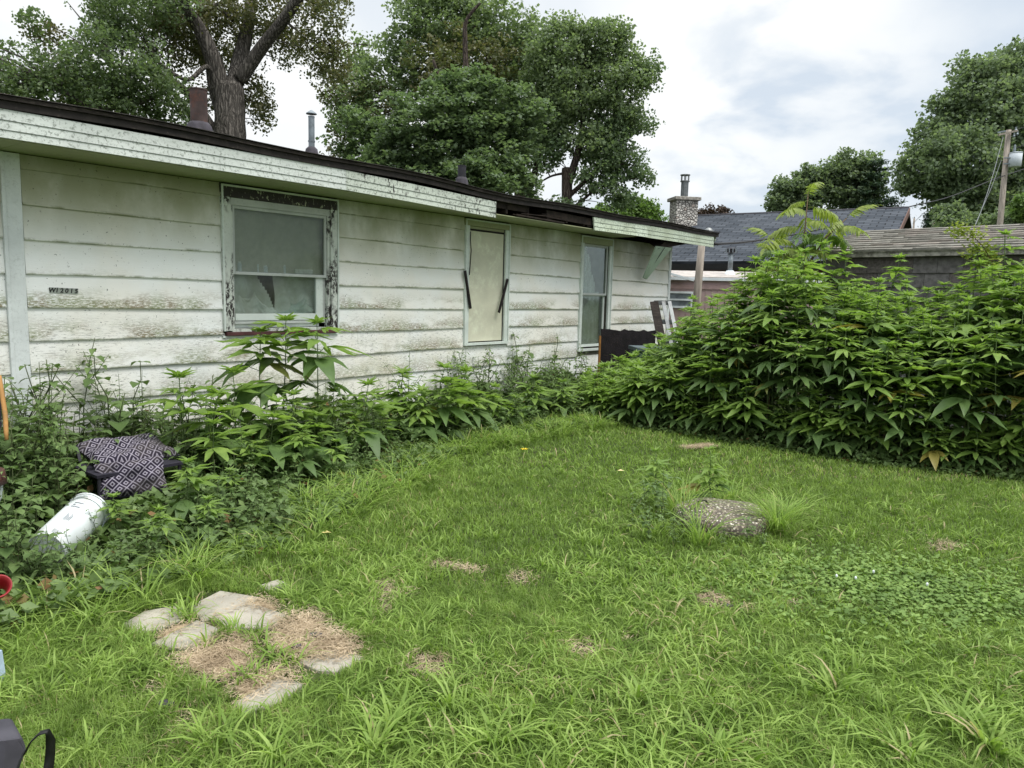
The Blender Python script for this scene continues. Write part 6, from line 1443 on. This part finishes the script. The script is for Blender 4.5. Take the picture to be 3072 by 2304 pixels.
for i, (a, b, c, e, dd, mt, lab) in enumerate(((2890, 670, 90, 30, 45, 'far', 'low bushy tree under the big right tree, left of the utility pole'), (3050, 660, 70, 40, 42, 'far', 'low bushy tree right of the utility pole'), (3070, 620, 22, 36, 24, 'far_bright', 'bright bush cut by the right border above the shed roof'), (2845, 640, 40, 25, 46, 'far', 'pale leafy tree clump between the thin pole and the big tree'))):
    tree('bushy_tree', lab, pt(a, 850, dd), [([(a, 900, dd), (a, b, dd)], 5, 3)], [], [dict(lobes=[lb(a, b, dd, c, e), lb(a+20, b+25, dd, c, e)], nclump=110, per=34, leaf=.2 if mt == 'far' else .12, crad=.5 if mt == 'far' else .25, mat=M[mt], seed=30+i, shell=.3)], M['bark_dark'])
# hidden distance: a dark tree belt well behind everything, seen only in gaps at the horizon
# ------------------------------------------------------------ tree of heaven saplings
def pinnate(L, nl, ll, mat, seed, droop=.6):
    rr = random.Random(seed); V = []; F = []; mb = MB(); pts = []
    for i in range(9): t = i/8; pts.append(Vector((L*t*(1-.12*t), 0, L*(.35*t-droop*t*t))))
    mb.tube(pts, .004, 4); V, F = mb.v, mb.f; 
    for i in range(nl):
        t = .18+.8*i/nl; q_ = t*8; k = min(7, int(q_)); p = pts[k].lerp(pts[k+1], q_-k); l_ = ll*(1-.35*abs(t-.45)/.55)*rr.uniform(.85, 1.1)
        for s in (-1, 1):
            v2 = []; f2 = []; ovate(l_, l_*.34, v2, f2, (0, 0, 0), s*1.15, -.35+rr.uniform(-.25, .15), .55); b = len(V); V += [tuple(Vector(v)+p) for v in v2]; F += [tuple(x+b for x in f) for f in f2]
    v2 = []; f2 = []; ovate(ll*.8, ll*.3, v2, f2, (0, 0, 0), 0, -.5, .4); b = len(V); V += [tuple(Vector(v)+pts[-1]) for v in v2]; F += [tuple(x+b for x in f) for f in f2]
    m_ = MB(); m_.v = V; m_.f = F; return m_.mesh('leaf', M[mat], True)
AL = [pinnate(.62, 10, .2, 'ail', s) for s in range(3)]; AG = [pinnate(.62, 11, .2, 'ail_green', s+5) for s in range(3)]
def heaven(px, py, dep, label, stems):
    P = pt(px, py, dep); t = empty('tree_of_heaven', (P.x, P.y, 0), 0, label, 'sapling'); of = Vector((P.x, P.y, 0)); rr = random.Random(px)
    for (ps, n_, z0_, sc) in stems:
        Q_ = [pt(*q)-of for q in ps]; Q_[0].z = max(0, Q_[0].z); MB().tube(Q_, [.022-.016*i/(len(Q_)-1) for i in range(len(Q_))], 8).build('stem', M['brown_stem'], t, True)
        az = rr.uniform(0, 6)
        for i in range(n_):
            f_ = z0_+(1-z0_)*i/max(1, n_-1); q_ = f_*(len(Q_)-1); k = min(len(Q_)-2, int(q_)); p = Q_[k].lerp(Q_[k+1], q_-k); az += 2.4
            me = rr.choice(AL if f_ > .72 or rr.random() < .3 else AG); o = bpy.data.objects.new('leaf', me); COL.objects.link(o); o.parent = t; o.location = p; o.rotation_euler = (rr.uniform(-.3, .3), (-.75 if f_ > .93 else rr.uniform(-.2, .2)), az); s = sc*(1 if f_ < .9 else .75)*rr.uniform(.85, 1.15); o.scale = (s, s, s)
heaven(2410, 800, 10.6, 'yellow green tree of heaven sapling against the dark roof, left of the shed', [([(2405, 1150, 10.6), (2410, 900, 10.6), (2412, 720, 10.6), (2425, 575, 10.6)], 19, .35, .82), ([(2410, 820, 10.6), (2470, 720, 10.5), (2540, 655, 10.4)], 8, .4, .85), ([(2408, 850, 10.6), (2350, 760, 10.5), (2310, 715, 10.4)], 8, .4, .8)])
heaven(2340, 800, 11.2, 'lower green tree of heaven shoot left of the tall yellow green sapling', [([(2335, 1150, 11.2), (2330, 900, 11.2), (2325, 745, 11.2)], 12, .5, .85)])
# small-leaved shoot over the shed roof
P = pt(2985, 840, 8.4); t = empty('maple_sapling', (P.x, P.y, 0), 0, 'slender small-leaved maple shoot bending left over the shed roof', 'sapling'); of = Vector((P.x, P.y, 0))
Q_ = [pt(*q)-of for q in ((3060, 1150, 8.4), (3030, 900, 8.4), (2990, 810, 8.4), (2950, 740, 8.4), (2900, 690, 8.4))]; Q_[0].z = 0
MB().tube(Q_, [.012, .01, .008, .006, .003], 6).build('stem', M['brown_stem'], t, True)
rng2 = np.random.default_rng(77); C = []
for (a, b, s, k) in ((2885, 690, 26, 150), (2920, 705, 26, 120), (2945, 745, 24, 110), (2960, 790, 26, 90), (2905, 760, 18, 50), (2980, 770, 14, 40), (3010, 850, 18, 50)):
    p = pt(a, b, 8.4); sg = s*8.4/FPX*.7; C.append(np.array(p)+rng2.normal(0, sg, (k, 3))*np.array([1, 1, .6]))
C = np.concatenate(C)-np.array(of); L = rng2.uniform(.03, .055, len(C)); V, QQ = rot_leaves(C, L, L*.8, rng2, .5)
M['sap'] = leafmat('maple_sapling_leaf', (.2, .26, .05), (.36, .38, .09), .4, .5)
link('foliage', npmesh('foliage', V, QQ, None, M['sap'], {'rnd': np.repeat(rng2.uniform(0, 1, len(C)), 4)}), t)
# far ground cover so that gaps below the trees are not bare horizon: garden hedges beyond the houses
rng = np.random.default_rng(91)
X = rng.uniform(-90, 90, 26000); Y = 70+rng.uniform(0, 5, 26000)+.02*np.abs(X); Z = rng.uniform(0, 1, 26000)**.7*(3.2+2.2*vnoise(X, Y, .12, 3)+1.2*vnoise(X, Y, .5, 5))
L = rng.uniform(.5, .9, len(X)); V, Q = rot_leaves(np.stack([X, Y, Z], 1), L, L*.8, rng, .8)
tag(link('distant_woods', npmesh('distant_woods', V, Q, None, M['far'], {'rnd': np.repeat(rng.uniform(0, 1, len(X)), 4)})), 'distant band of trees closing the horizon', 'woods', kind='stuff')
